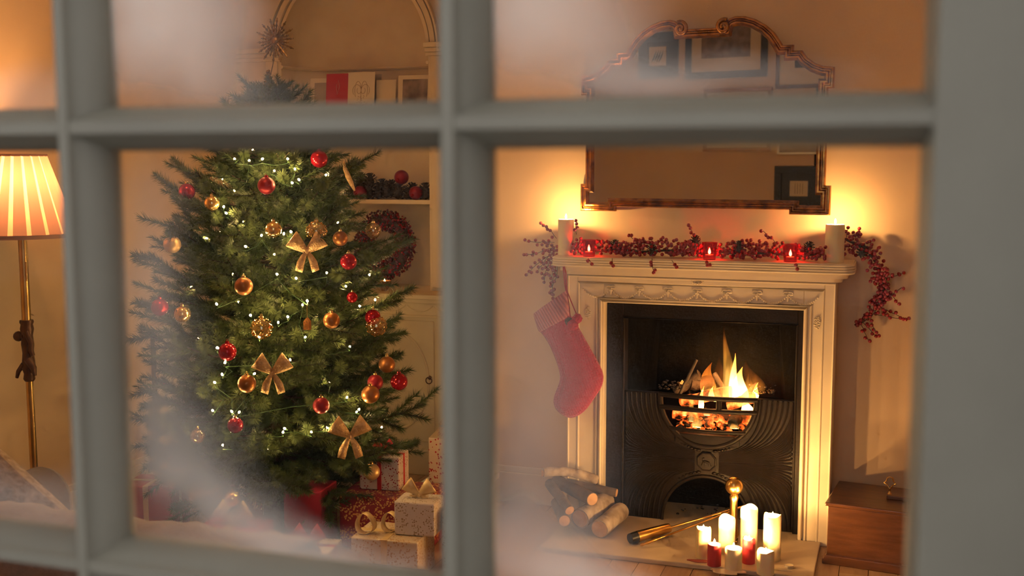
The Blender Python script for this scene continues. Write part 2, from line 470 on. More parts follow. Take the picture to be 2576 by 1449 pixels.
# chimney breast with the firebox opening
FX0, FX1, FH = -0.628, 0.341, 1.1307        # opening of the surround
b = MB()
b.bx(BX0, FX0 - 0.02, 0, YB + 0.02, 0, ZC); b.bx(FX1 + 0.02, BX1, 0, YB + 0.02, 0, ZC)
b.bx(FX0 - 0.02, FX1 + 0.02, 0, YB + 0.02, FH + 0.02, ZC)
tag(b.build('wall_chimney_breast', 'wall_paint'), kind='structure')
b = MB(); b.bx(BX1, XR, YB, YB + 0.15, 0, ZC)
tag(b.build('wall_back_right', 'wall_paint'), kind='structure')

b = MB(); b.bx(XL - 0.2, XR + 0.2, YB + 0.52, YB + 0.6, -0.02, ZC); tag(b.build('wall_back_sky_block', 'wall_paint'), kind='structure')  # unseen outer wall added behind the others to block sky light

# left alcove wall: round-headed niche
NX, NR, NZ, NZ0 = -2.345, 0.485, 2.48, 1.07
wl = struct('wall_alcove')
b = MB()
b.bx(XL, NX - NR, YB, YB + 0.5, 0, ZC); b.bx(NX + NR, BX0, YB, YB + 0.5, 0, ZC)
b.bx(NX - NR, NX + NR, YB, YB + 0.5, 0, NZ0 + 0.0015)
poly = [(NX - NR, NZ)] + [(NX - NR * math.cos(PI * i / 24), NZ + NR * math.sin(PI * i / 24)) for i in range(1, 24)] + [(NX + NR, NZ), (NX + NR, ZC), (NX - NR, ZC)]
b.prism(poly, YB, YB + 0.5)
b.build('niche_front', 'unit_paint', wl)
def ndepth(xx, zz=0):
    r = abs(xx) / NR if zz <= 0 else math.hypot(xx, zz) / NR
    return 0.30 * max(0.0, 1 - min(1, r) ** 3.2) ** (1 / 3.2)
rows = []
xs = [-math.cos(PI * i / 28) * NR for i in range(29)]
for z in [NZ0, 1.4, 1.8, 2.2, NZ]: rows.append([(NX + xx, YB + ndepth(xx), z) for xx in xs])
for a in range(1, 11):
    t = math.sin(PI / 2 * a / 10)
    rows.append([(NX + xx, YB + ndepth(xx, math.sqrt(max(0, NR * NR - xx * xx)) * t), NZ + math.sqrt(max(0, NR * NR - xx * xx)) * t) for xx in xs])
b = MB(); b.grid(rows); b.build('niche_back', 'unit_paint', wl, smooth=4)
b = MB(); b.tube([(NX + xx * 0.99, YB + ndepth(xx) - 0.004, 2.405) for xx in xs], 0.011, 6); b.build('ledge_moulding', 'unit_paint', wl, smooth=1)

tr = struct('trim_1')
b = MB()
arch = lambda r, n=40: [(NX - r * math.cos(PI * i / n), NZ + r * math.sin(PI * i / n)) for i in range(n + 1)]
for r, w, d in ((0.525, 0.03, 0.03), (0.49, 0.02, 0.018), (0.558, 0.012, 0.04)):
    A = arch(r - w / 2); B = arch(r + w / 2)
    rows = [[(A[i][0], YB + 0.002, A[i][1]), (A[i][0], YB - d, A[i][1]), (B[i][0], YB - d, B[i][1]), (B[i][0], YB + 0.002, B[i][1])] for i in range(len(A))]
    b.grid(rows)
b.build('arch_moulding', 'unit_paint', tr, smooth=0.6)
for sx0, sx1 in ((XL + 0.002, NX - NR + 0.012), (NX + NR - 0.012, BX0 - 0.002)):
    b = MB()
    for z0, z1, d in ((2.44, 2.462, 0.022), (2.462, 2.487, 0.035), (2.487, 2.515, 0.055)): b.bx(sx0, sx1, YB - d, YB + 0.01, z0, z1)
    b.build('impost', 'unit_paint', tr, bevel=0.004)
for sx0, sx1 in ((NX - NR - 0.10, NX - NR - 0.02), (NX + NR + 0.02, NX + NR + 0.10)):
    b = MB(); b.bx(sx0, sx1, YB - 0.018, YB + 0.01, 1.09, 2.44); b.build('pilaster', 'unit_paint', tr, bevel=0.004)

# skirting boards
def skirting(name, x0, x1, y0, y1, ax):
    r_ = struct(name)
    b = MB()
    if ax == 'x':
        b.bx(x0, x1, y0, y1, 0, 0.165); b.bx(x0, x1, y0 + 0.007, y1, 0.165, 0.198)
    else:
        b.bx(x0, x1, y0, y1, 0, 0.165); b.bx(x0, x0 + (x1 - x0) * 0.65, y0, y1, 0.165, 0.198)
    b.build('board', 'mantel_paint', r_, bevel=0.004)
skirting('baseboard_left', XL, XL + 0.022, YI, 0.27, 'y')
skirting('baseboard_breast_left', BX0, -0.815, -0.02, 0.0, 'x')
skirting('baseboard_breast_right', 0.49, BX1, -0.02, 0.0, 'x')

# ------------------------------------------------------------------ window and window wall
VX = [-0.6385, -0.1855, 0.2895]          # glazing bar centres (the first is the left stile)
HZ = [0.824, 1.344, 1.864, 2.384, 2.904]
YN, YG = -4.51, -4.46                     # nose of the bars, glass
GX0, GX1 = -0.612, 0.741
GZ0, GZ1 = 0.85, 2.878
ww = struct('wall_window')
b = MB()
ox0, ox1, oz0, oz1 = -0.70, 0.82, 0.74, 2.98
b.bx(XL - 0.2, ox0, YO + 0.06, YI, -0.05, ZC); b.bx(ox1, XR + 0.2, YO + 0.06, YI, -0.05, ZC)
b.bx(ox0, ox1, YO + 0.06, YI, -0.05, oz0); b.bx(ox0, ox1, YO + 0.06, YI, oz1, ZC)
b.build('inner_leaf', 'wall_paint', ww)
b = MB()
b.bx(XL - 0.2, ox0 - 0.16, YO - 0.10, YO + 0.06, -0.25, ZC + 0.3); b.bx(ox1 + 0.112, XR + 0.2, YO - 0.10, YO + 0.06, -0.25, ZC + 0.3)
b.bx(ox0 - 0.16, ox1 + 0.112, YO - 0.10, YO + 0.06, -0.25, oz0 - 0.1); b.bx(ox0 - 0.16, ox1 + 0.112, YO - 0.10, YO + 0.06, oz1 + 0.1, ZC + 0.3)
b.build('outer_render', 'outer_wall', ww)

wd = struct('window_1')
# casing and stiles
box_part('casing', 'frame_paint', wd, 0.805, 0.93, YN + 0.01, YI, oz0, oz1, 0.004)
box_part('casing', 'frame_paint', wd, -0.86, -0.69, YN - 0.004, YI, oz0, oz1, 0.004)
box_part('casing', 'frame_paint', wd, -0.69, 0.79, YN - 0.004, YI, 2.93, oz1 + 0.08, 0.004)
b = MB(); b.prism([(-0.9, 0.72), (1.05, 0.72), (1.05, 0.775), (-0.9, 0.775)], YO - 0.16, YI); b.build('sill', 'frame_paint', wd, bevel=0.005)
def bar_v(xn0, xn1, xg0, xg1, z0, z1, name='glazing_bar'):
    """vertical bar: narrow nose outside, moulded flanks widening to the glass, square inside"""
    prof = [(xn0, YN), (xn1, YN), (xn1 + 0.003, YN + 0.012), (xn1 + (xg1 - xn1) * 0.35, YN + 0.016), (xn1 + (xg1 - xn1) * 0.75, YN + 0.034), (xg1, YG - 0.006), (xg1, YG + 0.012), (xn1 + 0.004, YG + 0.03), (xn0 - 0.004, YG + 0.03),
            (xg0, YG + 0.012), (xg0, YG - 0.006), (xn0 + (xg0 - xn0) * 0.75, YN + 0.034), (xn0 + (xg0 - xn0) * 0.35, YN + 0.016), (xn0 - 0.003, YN + 0.012)]
    b = MB(); b.grid([[(p[0], p[1], z) for p in prof + prof[:1]] for z in (z0, z1)])
    return b.build(name, 'frame_paint', wd, smooth=0.9)
def bar_h(zn0, zn1, zg0, zg1, x0, x1, name='glazing_bar'):
    YN_ = YN + 0.0015
    prof = [(zn0, YN_), (zn1, YN_), (zn1 + 0.003, YN + 0.012), (zn1 + (zg1 - zn1) * 0.35, YN + 0.016), (zn1 + (zg1 - zn1) * 0.75, YN + 0.034), (zg1, YG - 0.006), (zg1, YG + 0.012), (zn1 + 0.004, YG + 0.03), (zn0 - 0.004, YG + 0.03),
            (zg0, YG + 0.012), (zg0, YG - 0.006), (zn0 + (zg0 - zn0) * 0.75, YN + 0.034), (zn0 + (zg0 - zn0) * 0.35, YN + 0.016), (zn0 - 0.003, YN + 0.012)]
    b = MB(); b.grid([[(x, p[1], p[0]) for p in prof + prof[:1]] for x in (x0, x1)])
    return b.build(name, 'frame_paint', wd, smooth=0.9)
for c in VX[1:]: bar_v(c - 0.0065, c + 0.0065, c - 0.0275, c + 0.0305, GZ0 - 0.01, GZ1 + 0.01)
for c in HZ[1:4]: bar_h(c - 0.007, c + 0.007, c - 0.026, c + 0.025, GX0 - 0.014, GX1 + 0.014)
box_part('stile', 'frame_paint', wd, GX1 + 0.009, 0.93, YN - 0.002, YG + 0.03, oz0 + 0.02, oz1 - 0.04, 0.003)
box_part('stile', 'frame_paint', wd, -0.69, GX0 - 0.009, YN - 0.002, YG + 0.03, oz0 + 0.02, oz1 - 0.04, 0.003)
b = MB(); b.grid([[(GX1 + 0.0095, YN, z), (GX1 + 0.003, YN + 0.03, z), (GX1, YG - 0.006, z), (GX1, YG + 0.02, z), (GX1 + 0.02, YG + 0.02, z)] for z in (GZ0, GZ1)]); b.build('bead', 'frame_paint', wd, smooth=0.9)
b = MB(); b.grid([[(GX0 - 0.0095, YN, z), (GX0 - 0.003, YN + 0.03, z), (GX0, YG - 0.006, z), (GX0, YG + 0.02, z), (GX0 - 0.02, YG + 0.02, z)] for z in (GZ0, GZ1)]); b.build('bead', 'frame_paint', wd, smooth=0.9)
box_part('rail', 'frame_paint', wd, -0.69, 0.79, YN, YG + 0.03, 0.775, GZ0, 0.004)
box_part('rail', 'frame_paint', wd, -0.69, 0.79, YN, YG + 0.03, GZ1, 2.94, 0.004)

def fog_material(name, blobs):
    """condensation on the inside of a pane: soft patches (centre, radii, angle, amount) in metres on the glass"""
    m = bpy.data.materials.new(name); m.use_nodes = True
    nt = m.node_tree; nt.nodes.clear(); N = nt.nodes; K = nt.links
    o = N.new('ShaderNodeOutputMaterial')
    tc = N.new('ShaderNodeTexCoord')
    n = N.new('ShaderNodeTexNoise'); n.inputs['Scale'].default_value = 7; n.inputs['Detail'].default_value = 2; n.inputs['Roughness'].default_value = 0.5
    K.new(tc.outputs['Object'], n.inputs['Vector'])
    # soften the outline with noise
    sb = N.new('ShaderNodeVectorMath'); sb.operation = 'MULTIPLY_ADD'
    K.new(n.outputs['Color'], sb.inputs[0]); sb.inputs[1].default_value = (0.10, 0.0, 0.10)
    of = N.new('ShaderNodeVectorMath'); of.operation = 'SUBTRACT'; of.inputs[1].default_value = (0.05, 0.0, 0.05)
    K.new(tc.outputs['Object'], of.inputs[0]); K.new(of.outputs[0], sb.inputs[2])
    acc = None
    for (cx, cz, rx, rz, ang, amt) in blobs:
        mp = N.new('ShaderNodeMapping'); mp.vector_type = 'TEXTURE'
        mp.inputs['Location'].default_value = (cx, 0, cz); mp.inputs['Rotation'].default_value = (0, ang, 0); mp.inputs['Scale'].default_value = (rx, 1000.0, rz)
        K.new(sb.outputs[0], mp.inputs[0])
        ln = N.new('ShaderNodeVectorMath'); ln.operation = 'LENGTH'; K.new(mp.outputs[0], ln.inputs[0])
        r = N.new('ShaderNodeMapRange'); r.interpolation_type = 'SMOOTHSTEP'
        r.inputs[1].default_value = 0.0; r.inputs[2].default_value = 1.0; r.inputs[3].default_value = amt; r.inputs[4].default_value = 0.0
        K.new(ln.outputs['Value'], r.inputs[0])
        iv = N.new('ShaderNodeMath'); iv.operation = 'SUBTRACT'; iv.inputs[0].default_value = 1.0; K.new(r.outputs[0], iv.inputs[1])
        if acc is None: acc = iv.outputs[0]
        else:
            mu = N.new('ShaderNodeMath'); mu.operation = 'MULTIPLY'; K.new(acc, mu.inputs[0]); K.new(iv.outputs[0], mu.inputs[1]); acc = mu.outputs[0]
    fin = N.new('ShaderNodeMath'); fin.operation = 'SUBTRACT'; fin.inputs[0].default_value = 1.0; K.new(acc, fin.inputs[1])
    md = N.new('ShaderNodeMapRange'); md.inputs[1].default_value = 0.3; md.inputs[2].default_value = 0.7; md.inputs[3].default_value = 0.8; md.inputs[4].default_value = 1.12
    K.new(n.outputs['Fac'], md.inputs[0])
    ml = N.new('ShaderNodeMath'); ml.operation = 'MULTIPLY'; ml.use_clamp = True; K.new(fin.outputs[0], ml.inputs[0]); K.new(md.outputs[0], ml.inputs[1])
    d = N.new('ShaderNodeBsdfDiffuse'); d.inputs[0].default_value = (0.93, 0.92, 0.91, 1)
    t = N.new('ShaderNodeBsdfTranslucent'); t.inputs[0].default_value = (0.95, 0.94, 0.92, 1)
    dx = N.new('ShaderNodeMixShader'); dx.inputs[0].default_value = 0.42; K.new(d.outputs[0], dx.inputs[1]); K.new(t.outputs[0], dx.inputs[2])
    tr_ = N.new('ShaderNodeBsdfTransparent'); tr_.inputs[0].default_value = (0.985, 0.99, 0.985, 1)
    x = N.new('ShaderNodeMixShader'); K.new(ml.outputs[0], x.inputs[0]); K.new(tr_.outputs[0], x.inputs[1]); K.new(dx.outputs[0], x.inputs[2])
    K.new(x.outputs[0], o.inputs[0]); M[name] = m
glassy('pane_clear', (0.985, 0.99, 0.985), 0.02, 0.005)
# blobs in pane coordinates (origin at the lower left corner, 0.46 wide, 0.52 high)
FOG = {
    (1, 2): [(0.055, 0.18, 0.20, 0.26, 0.30, 0.56), (0.10, 0.10, 0.18, 0.13, 0.55, 0.42), (0.17, 0.02, 0.16, 0.07, 0.2, 0.14), (0.02, 0.30, 0.2, 0.2, 0.3, 0.4)],
    (2, 2): [(0.035, 0.13, 0.17, 0.17, 0.4, 0.60), (0.12, 0.06, 0.16, 0.09, 0.5, 0.30), (0.20, 0.020, 0.22, 0.040, 0.0, 0.26), (0.0, 0.25, 0.2, 0.2, 0, 0.35)],
    (0, 2): [(0.30, 0.02, 0.3, 0.06, 0, 0.26)],
    (0, 1): [(0.34, 0.02, 0.25, 0.08, 0, 0.26)],
    (1, 1): [(0.050, 0.36, 0.09, 0.20, 0.05, 0.18), (0.050, 0.21, 0.10, 0.20, 0.05, 0.22), (0.09, 0.12, 0.12, 0.11, 0.35, 0.22), (0.15, 0.065, 0.16, 0.065, 0.32, 0.33), (0.26, 0.015, 0.24, 0.050, 0.18, 0.30), (0.06, 0.02, 0.16, 0.07, 0, 0.12), (0.22, 0.0, 0.30, 0.040, 0.0, 0.22)],
    (2, 1): [(0.05, 0.30, 0.10, 0.24, 0.05, 0.16), (0.050, 0.15, 0.13, 0.20, 0.1, 0.20), (0.06, 0.035, 0.17, 0.10, 0.2, 0.44), (0.14, 0.005, 0.22, 0.050, 0.12, 0.42)],
}
pxs = [(GX0, VX[1] - 0.024), (VX[1] + 0.024, VX[2] - 0.024), (VX[2] + 0.024, GX1)]
for i, (x0, x1) in enumerate(pxs):
    for j in range(4):
        z0 = HZ[j] + 0.022; z1 = HZ[j + 1] - 0.022
        fm = 'pane_clear'
        if (i, j) in FOG:
            fm = 'fogged_glass_%d%d' % (i, j); fog_material(fm, FOG[(i, j)])
        b = MB(); w_, h_ = x1 - x0 + 0.004, z1 - z0 + 0.004
        vs = [(0, 0, 0), (w_, 0, 0), (w_, 0.004, 0), (0, 0.004, 0), (0, 0, h_), (w_, 0, h_), (w_, 0.004, h_), (0, 0.004, h_)]
        b.add(vs, [(0, 1, 5, 4), (0, 3, 2, 1), (4, 5, 6, 7), (1, 2, 6, 5), (3, 0, 4, 7)], 0); b.add(vs, [(2, 3, 7, 6)], 1)
        b.build('pane', ['pane_clear', fm], wd, loc=(x0 - 0.002, YG, z0 - 0.002), fix=False)
b = MB(); b.bx(-14, 14, -20, YO - 0.1, -0.6, -0.25); tag(b.build('ground_outside', 'paving'), kind='structure')

# ================================================================== FIREPLACE SURROUND
HR = thing('hearth', 'pale stone hearth slab on the floor before the fireplace', 'hearth')
box_part('slab', 'hearth_stone', HR, -0.80, 0.45, -0.70, -0.212, 0.0, 0.022, 0.004)
box_part('back_slab', 'hearth_stone', HR, FX0 + 0.002, FX1 - 0.002, -0.211, 0.44, 0.0, 0.018)
HZT = 0.022

SX0, SX1, SZ = -0.885, 0.565, 1.361
JX0, JX1 = -0.8093, 0.4852
YJ = -0.19
SU = thing('fireplace_surround', 'cream painted fireplace surround with swag frieze and reeded shelf', 'fireplace')
def mp(name, *a, bevel=0.003): return box_part(name, 'mantel_paint', SU, *a, bevel=bevel)
# shelf: a core slab with reeded front and rounded ends
YS = -0.27
def shelf_outline(inset):
    r = 0.05; x0, x1, y0 = SX0 + inset, SX1 - inset, YS + inset
    pts = [(x0, 0.0)] + [(x0 + r - r * math.cos(a), y0 + r - r * math.sin(a)) for a in [PI / 2 * i / 6 for i in range(7)]]
    pts += [(x1 - r + r * math.sin(a), y0 + r - r * math.cos(a)) for a in [PI / 2 * i / 6 for i in range(7)]] + [(x1, 0.0)]
    return pts
def slab(name, inset, z0, z1):
    o_ = shelf_outline(inset); n_ = len(o_); b = MB()
    b.add([(x, y, z0) for x, y in o_] + [(x, y, z1) for x, y in o_], [tuple(range(n_)), tuple(reversed(range(n_, 2 * n_)))] + [(i, i + n_, (i + 1) % n_ + n_, (i + 1) % n_) for i in range(n_)])
    return b.build(name, 'mantel_paint', SU, smooth=0.6)
slab('shelf', 0.006, SZ - 0.050, SZ)
for q in range(4):
    zc = SZ - 0.0085 - q * 0.0115; b = MB()
    b.tube([(x, y, zc) for x, y in shelf_outline(0.003)], 0.0058, 8); b.build('reed', 'mantel_paint', SU, smooth=0.9)
slab('bed_moulding', 0.030, SZ - 0.072, SZ - 0.050); slab('bed_moulding', 0.055, SZ - 0.092, SZ - 0.072)
# jambs and lintel box
for x0, x1 in ((JX0, FX0), (FX1, JX1)):
    mp('jamb', x0, x1, YJ, 0.0, 0.0, SZ - 0.092)
mp('lintel', FX0, FX1, YJ, 0.0, FH, SZ - 0.092)
# outer raised border and frieze panel
ZB = 1.222
for x0, x1, z0, z1 in ((JX0, JX0 + 0.050, 0.0, SZ - 0.094), (JX1 - 0.050, JX1, 0.0, SZ - 0.094), (JX0 + 0.050, JX1 - 0.050, ZB + 0.012, SZ - 0.094)):
    mp('border', x0, x1, YJ - 0.016, YJ + 0.004, z0, z1)
def rail_tube(pts, r): 
    b = MB(); b.tube(pts, r, 8); b.build('bead_moulding', 'mantel_paint', SU, smooth=0.9)
yb = YJ - 0.012
rail_tube([(JX0 + 0.054, yb, 0.01), (JX0 + 0.054, yb, ZB + 0.008), (JX1 - 0.054, yb, ZB + 0.008), (JX1 - 0.054, yb, 0.01)], 0.008)
ix0, ix1, iz = FX0 - 0.012, FX1 + 0.012, FH + 0.012
rail_tube([(ix0, yb, 0.01), (ix0, yb, iz), (ix1, yb, iz), (ix1, yb, 0.01)], 0.009)
rail_tube([(ix0 - 0.022, YJ - 0.004, 0.01), (ix0 - 0.022, YJ - 0.004, iz + 0.012), (ix1 + 0.022, YJ - 0.004, iz + 0.012), (ix1 + 0.022, YJ - 0.004, 0.01)], 0.006)
# outermost shelf-side fillets
rail_tube([(JX0 + 0.004, YJ - 0.018, 0.01), (JX0 + 0.004, YJ - 0.018, SZ - 0.10), (JX1 - 0.004, YJ - 0.018, SZ - 0.10), (JX1 - 0.004, YJ - 0.018, 0.01)], 0.006)
# swags: beaded garlands hung between ribbon bows
nsw = 8
fx0, fx1 = JX0 + 0.075, JX1 - 0.075
step = (fx1 - fx0) / nsw
zt = 1.205
def swag(i):
    b = MB(); xa = fx0 + i * step + 0.006; xb = fx0 + (i + 1) * step - 0.006
    if i == 0: xa = fx0
    n_ = 15
    for k_ in range(n_ + 1):
        t = k_ / n_
        zz = zt - 0.012 - 0.036 * (1 - (2 * t - 1) ** 2)
        b.ico((xa + (xb - xa) * t, YJ - 0.004, zz), 0.0068 if abs(2 * t - 1) < 0.72 else 0.0048, 1)
    return b.build('swag', 'mantel_paint', SU, smooth=4, fix=False)
for i in range(nsw): swag(i)
for i in range(1, nsw):
    x = fx0 + i * step; b = MB()
    for sgn in (-1, 1):
        b.tube([(x + sgn * 0.022 * math.cos(a) * (0.5 + 0.5) if False else x + sgn * (0.011 - 0.011 * math.cos(a)), YJ - 0.003, zt + 0.004 + 0.006 * math.sin(a)) for a in [2 * PI * q / 10 for q in range(10)]], 0.0034, 5, closed=True)
        b.tube([(x, YJ - 0.003, zt), (x + sgn * 0.012, YJ - 0.003, zt - 0.004), (x + sgn * 0.024, YJ - 0.003, zt - 0.001)], 0.0034, 5)
    b.tube([(x, YJ - 0.003, zt), (x, YJ - 0.003, zt - 0.035)], [0.0042, 0.0052], 6)
    b.build('ribbon_bow', 'mantel_paint', SU, smooth=1)
for x in ((JX0 + 0.05 + ix0 - 0.02) / 2, (JX1 - 0.05 + ix1 + 0.02) / 2):
    b = MB(); rr = random.Random(5)
    for k_ in range(26):
        a = k_ * 2.4; r_ = 0.9 * math.sqrt(k_ / 26)
        b.ico((x + 0.016 * r_ * math.cos(a), YJ - 0.003, 1.075 + 0.034 * r_ * math.sin(a)), 0.0046, 1)
    b.build('rosette', 'mantel_paint', SU, smooth=4, fix=False)
b = MB(); xc = (SX0 + SX1) / 2
for k_ in range(12):
    a = k_ * 2 * PI / 12
    b.ico((xc + 0.026 * math.cos(a), YJ - 0.017, 1.252 + 0.010 * math.sin(a)), 0.0055, 1); b.ico((xc + 0.013 * math.cos(a * 2), YJ - 0.017, 1.252 + 0.006 * math.sin(a)), 0.005, 1)
b.build('flower_relief', 'mantel_paint', SU, smooth=4, fix=False)

# ================================================================== CAST IRON GRATE
GR = thing('fire_grate', 'black cast iron register grate with round basket and fluted front', 'grate')
IX, YP = -0.115, -0.10      # centre, face of the front plate
PZ = 0.672                  # top of the front plate
RC, ZR = 0.238, 0.652       # round basket opening
AW, AH = 0.222, 0.262       # ash arch
PW = 0.425
# outer frame of the grate
for x0, x1, z0, z1, yf in ((FX0 + 0.0008, IX - PW, 0.0185, FH - 0.0008, -0.125), (IX + PW, FX1 - 0.0008, 0.0185, FH - 0.0008, -0.125), (IX - PW, IX + PW, 1.05, FH - 0.0008, -0.125)):
    b = MB(); b.bx(x0, x1, yf, -0.02, z0, z1); b.build('frame_plate', 'cast_iron', GR, bevel=0.004)
b = MB(); b.tube([(IX - PW, -0.125, 0.03), (IX - PW, -0.125, 1.05), (IX + PW, -0.125, 1.05), (IX + PW, -0.125, 0.03)], 0.006, 8); b.build('frame_bead', 'cast_iron', GR, smooth=1)
# fluted front plate with cutouts, in two halves
def half_plate(s):
    pts = [(s * PW, 0.018), (s * PW, PZ)]
    a0 = math.asin((PZ - ZR) / RC)
    pts += [(s * RC * math.cos(a), ZR + RC * math.sin(a)) for a in [a0 - (a0 + PI / 2) * i / 22 for i in range(23)]]
    pts += [(s * AW * math.sin(t), 0.018 + (AH - 0.018) * math.cos(t)) for t in [PI / 2 * i / 14 for i in range(15)]]
    b = MB(); b.prism([(IX + x, z) for x, z in pts], YP, YP + 0.03); return b.build('front_plate', 'cast_iron', GR)
half_plate(-1); half_plate(1)
# flutes: sweep out from the medallion, up round the basket and down round the arch
def flute(s, p0, p1, p2):
    pts = []
    for i in range(15):
        t = i / 14; x_, z_ = ((1 - t) ** 2 * p0[q] + 2 * t * (1 - t) * p1[q] + t * t * p2[q] for q in (0, 1))
        pts.append((IX + s * x_, YP - 0.001, z_))
    b = MB(); b.tube(pts, [0.0016 + 0.0040 * min(1, i / 9) for i in range(len(pts))], 6); b.build('flute', 'cast_iron', GR, smooth=1)
NF = 20
for s in (-1, 1):
    for dz in (-0.007, 0.004):
        flute(s, (0.060, 0.338 + dz * 0.3), (0.24, 0.338 + dz * 0.6), (PW - 0.012, 0.338 + dz))
    for k_ in range(NF):
        f_ = k_ / (NF - 1)
        L1 = PW - 0.012 - (RC + 0.026); L2 = PZ - 0.005 - 0.340; d_ = f_ * (L1 + L2)
        e = (RC + 0.026 + d_, PZ - 0.005) if d_ < L1 else (PW - 0.012, PZ - 0.005 - (d_ - L1))
        z0_ = 0.392 - 0.048 * f_
        flute(s, (0.060, z0_), (e[0] * 0.985, z0_ + 0.012), e)
        L1 = PW - 0.012 - (AW + 0.024); L2 = 0.334 - 0.025; d_ = f_ * (L1 + L2)
        e = (AW + 0.024 + d_, 0.025) if d_ < L1 else (PW - 0.012, 0.025 + (d_ - L1))
        z0_ = 0.284 + 0.048 * f_
        flute(s, (0.060, z0_), (e[0] * 0.985, z0_ - 0.004), e)
a0 = math.asin((PZ - ZR) / RC)
b = MB(); b.tube([(IX + RC * math.cos(a), YP - 0.006, ZR + RC * math.sin(a)) for a in [a0 - (2 * a0 + PI) * i / 40 for i in range(41)]], 0.014, 10); b.build('basket_ring', 'cast_iron', GR, smooth=1)
b = MB(); b.tube([(IX + AW * math.cos(a), YP - 0.004, 0.02 + (AH - 0.02) * math.sin(a)) for a in [PI * i / 30 for i in range(31)]], 0.009, 8); b.build('arch_ring', 'cast_iron', GR, smooth=1)
# medallion with a running animal in relief, flanked by leaf scrolls
MZ = 0.338
b = MB(); b.prism([(IX + 0.052 * math.cos(PI / 8 + PI / 4 * i), MZ + 0.052 * math.sin(PI / 8 + PI / 4 * i)) for i in range(8)], YP - 0.008, YP)
md_ = b.build('medallion', 'cast_iron', GR, bevel=0.003)
b = MB(); b.tube([(IX + 0.047 * math.cos(PI / 8 + PI / 4 * i), YP - 0.009, MZ + 0.047 * math.sin(PI / 8 + PI / 4 * i)) for i in range(8)], 0.004, 6, closed=True); b.build('rim', 'cast_iron', md_, smooth=1)
b = MB()
b.tube([(IX - 0.018, YP - 0.009, MZ + 0.004), (IX, YP - 0.010, MZ), (IX + 0.014, YP - 0.009, MZ - 0.004)], [0.005, 0.007, 0.005], 8)
b.tube([(IX - 0.016, YP - 0.009, MZ + 0.004), (IX - 0.020, YP - 0.009, MZ + 0.016), (IX - 0.012, YP - 0.009, MZ + 0.02)], [0.004, 0.003, 0.003], 6)
for x, dx in ((-0.016, -0.008), (-0.010, 0.004), (0.010, 0.002), (0.014, 0.010)):
    b.tube([(IX + x, YP - 0.009, MZ), (IX + x + dx, YP - 0.009, MZ - 0.020)], 0.0026, 6)
b.build('running_animal', 'cast_iron', md_, smooth=1)
for s in (-1, 1):
    for up in (1, -1):
        b = MB()
        for k_ in range(6):
            t = k_ / 5; a = (-PI / 2 + 0.16 + t * 0.34) if up > 0 else (PI / 2 - 0.16 - t * 0.42)
            if up > 0: p = (IX + s * (RC + 0.024) * math.cos(a), YP - 0.003, ZR + (RC + 0.024) * math.sin(a))
            else: p = (IX + s * (AW + 0.022) * math.cos(a), YP - 0.003, 0.02 + (AH + 0.002) * math.sin(a))
            b.ico(p, 0.011 - 0.0012 * k_, 1, sc=(1.3, 0.5, 0.8))
        b.build('leaf_scroll', 'cast_iron', GR, smooth=4, fix=False)
# basket: bars bowed across the opening, hearth shelf, firebox walls
for zz in (0.668, 0.605, 0.500):
    hw = math.sqrt(max(0, RC ** 2 - (ZR - zz) ** 2)) + 0.006
    b = MB(); b.tube([(IX + hw * t, YP - 0.012 - 0.030 * (1 - t * t), zz) for t in [-1 + i / 6 for i in range(13)]], 0.0125 if zz > 0.55 else 0.010, 8); b.build('fire_bar', 'cast_iron', GR, smooth=1)
b = MB(); b.tube([(IX + 0.06, YP - 0.035, 0.675), (IX + 0.06, YP - 0.035, 0.595)], 0.014, 8); b.build('bar_strap', 'cast_iron', GR, smooth=1)
b = MB(); b.bx(IX - 0.17, IX + 0.17, YP + 0.035, 0.22, 0.445, 0.465); b.build('grate_shelf', 'soot', GR)
b = MB(); b.bx(IX - 0.16, IX + 0.16, YP - 0.012, YP + 0.03, 0.425, 0.475); b.build('fret', 'cast_iron', GR, bevel=0.004)
b = MB()
b.add([(IX - 0.36, 0.26, 0.3), (IX + 0.36, 0.26, 0.3), (IX + 0.30, 0.20, 1.12), (IX - 0.30, 0.20, 1.12)], [(0, 1, 2, 3)])
b.add([(IX - PW - 0.01, -0.03, 0.018), (IX - 0.36, 0.27, 0.018), (IX - 0.30, 0.21, 1.13), (IX - PW - 0.01, -0.03, 1.13)], [(0, 1, 2, 3)])
b.add([(IX + PW + 0.01, -0.03, 0.018), (IX + 0.36, 0.27, 0.018), (IX + 0.30, 0.21, 1.13), (IX + PW + 0.01, -0.03, 1.13)], [(0, 1, 2, 3)])
b.add([(IX - 0.38, 0.2, 0.018), (IX + 0.38, 0.2, 0.018), (IX + 0.38, 0.2, 0.45), (IX - 0.38, 0.2, 0.45)], [(0, 1, 2, 3)])
b.add([(IX - PW, YP + 0.03, 1.128), (IX + PW, YP + 0.03, 1.128), (IX + 0.3, 0.22, 1.128), (IX - 0.3, 0.22, 1.128)], [(0, 1, 2, 3)])
b.add([(IX - PW, YP + 0.028, 0.66), (IX - RC + 0.01, YP + 0.028, 0.66), (IX - RC + 0.04, 0.22, 0.62), (IX - PW, 0.22, 0.62)], [(0, 1, 2, 3)])
b.add([(IX + PW, YP + 0.028, 0.66), (IX + RC - 0.01, YP + 0.028, 0.66), (IX + RC - 0.04, 0.22, 0.62), (IX + PW, 0.22, 0.62)], [(0, 1, 2, 3)])
b.build('firebox', 'soot', GR, fix=False)

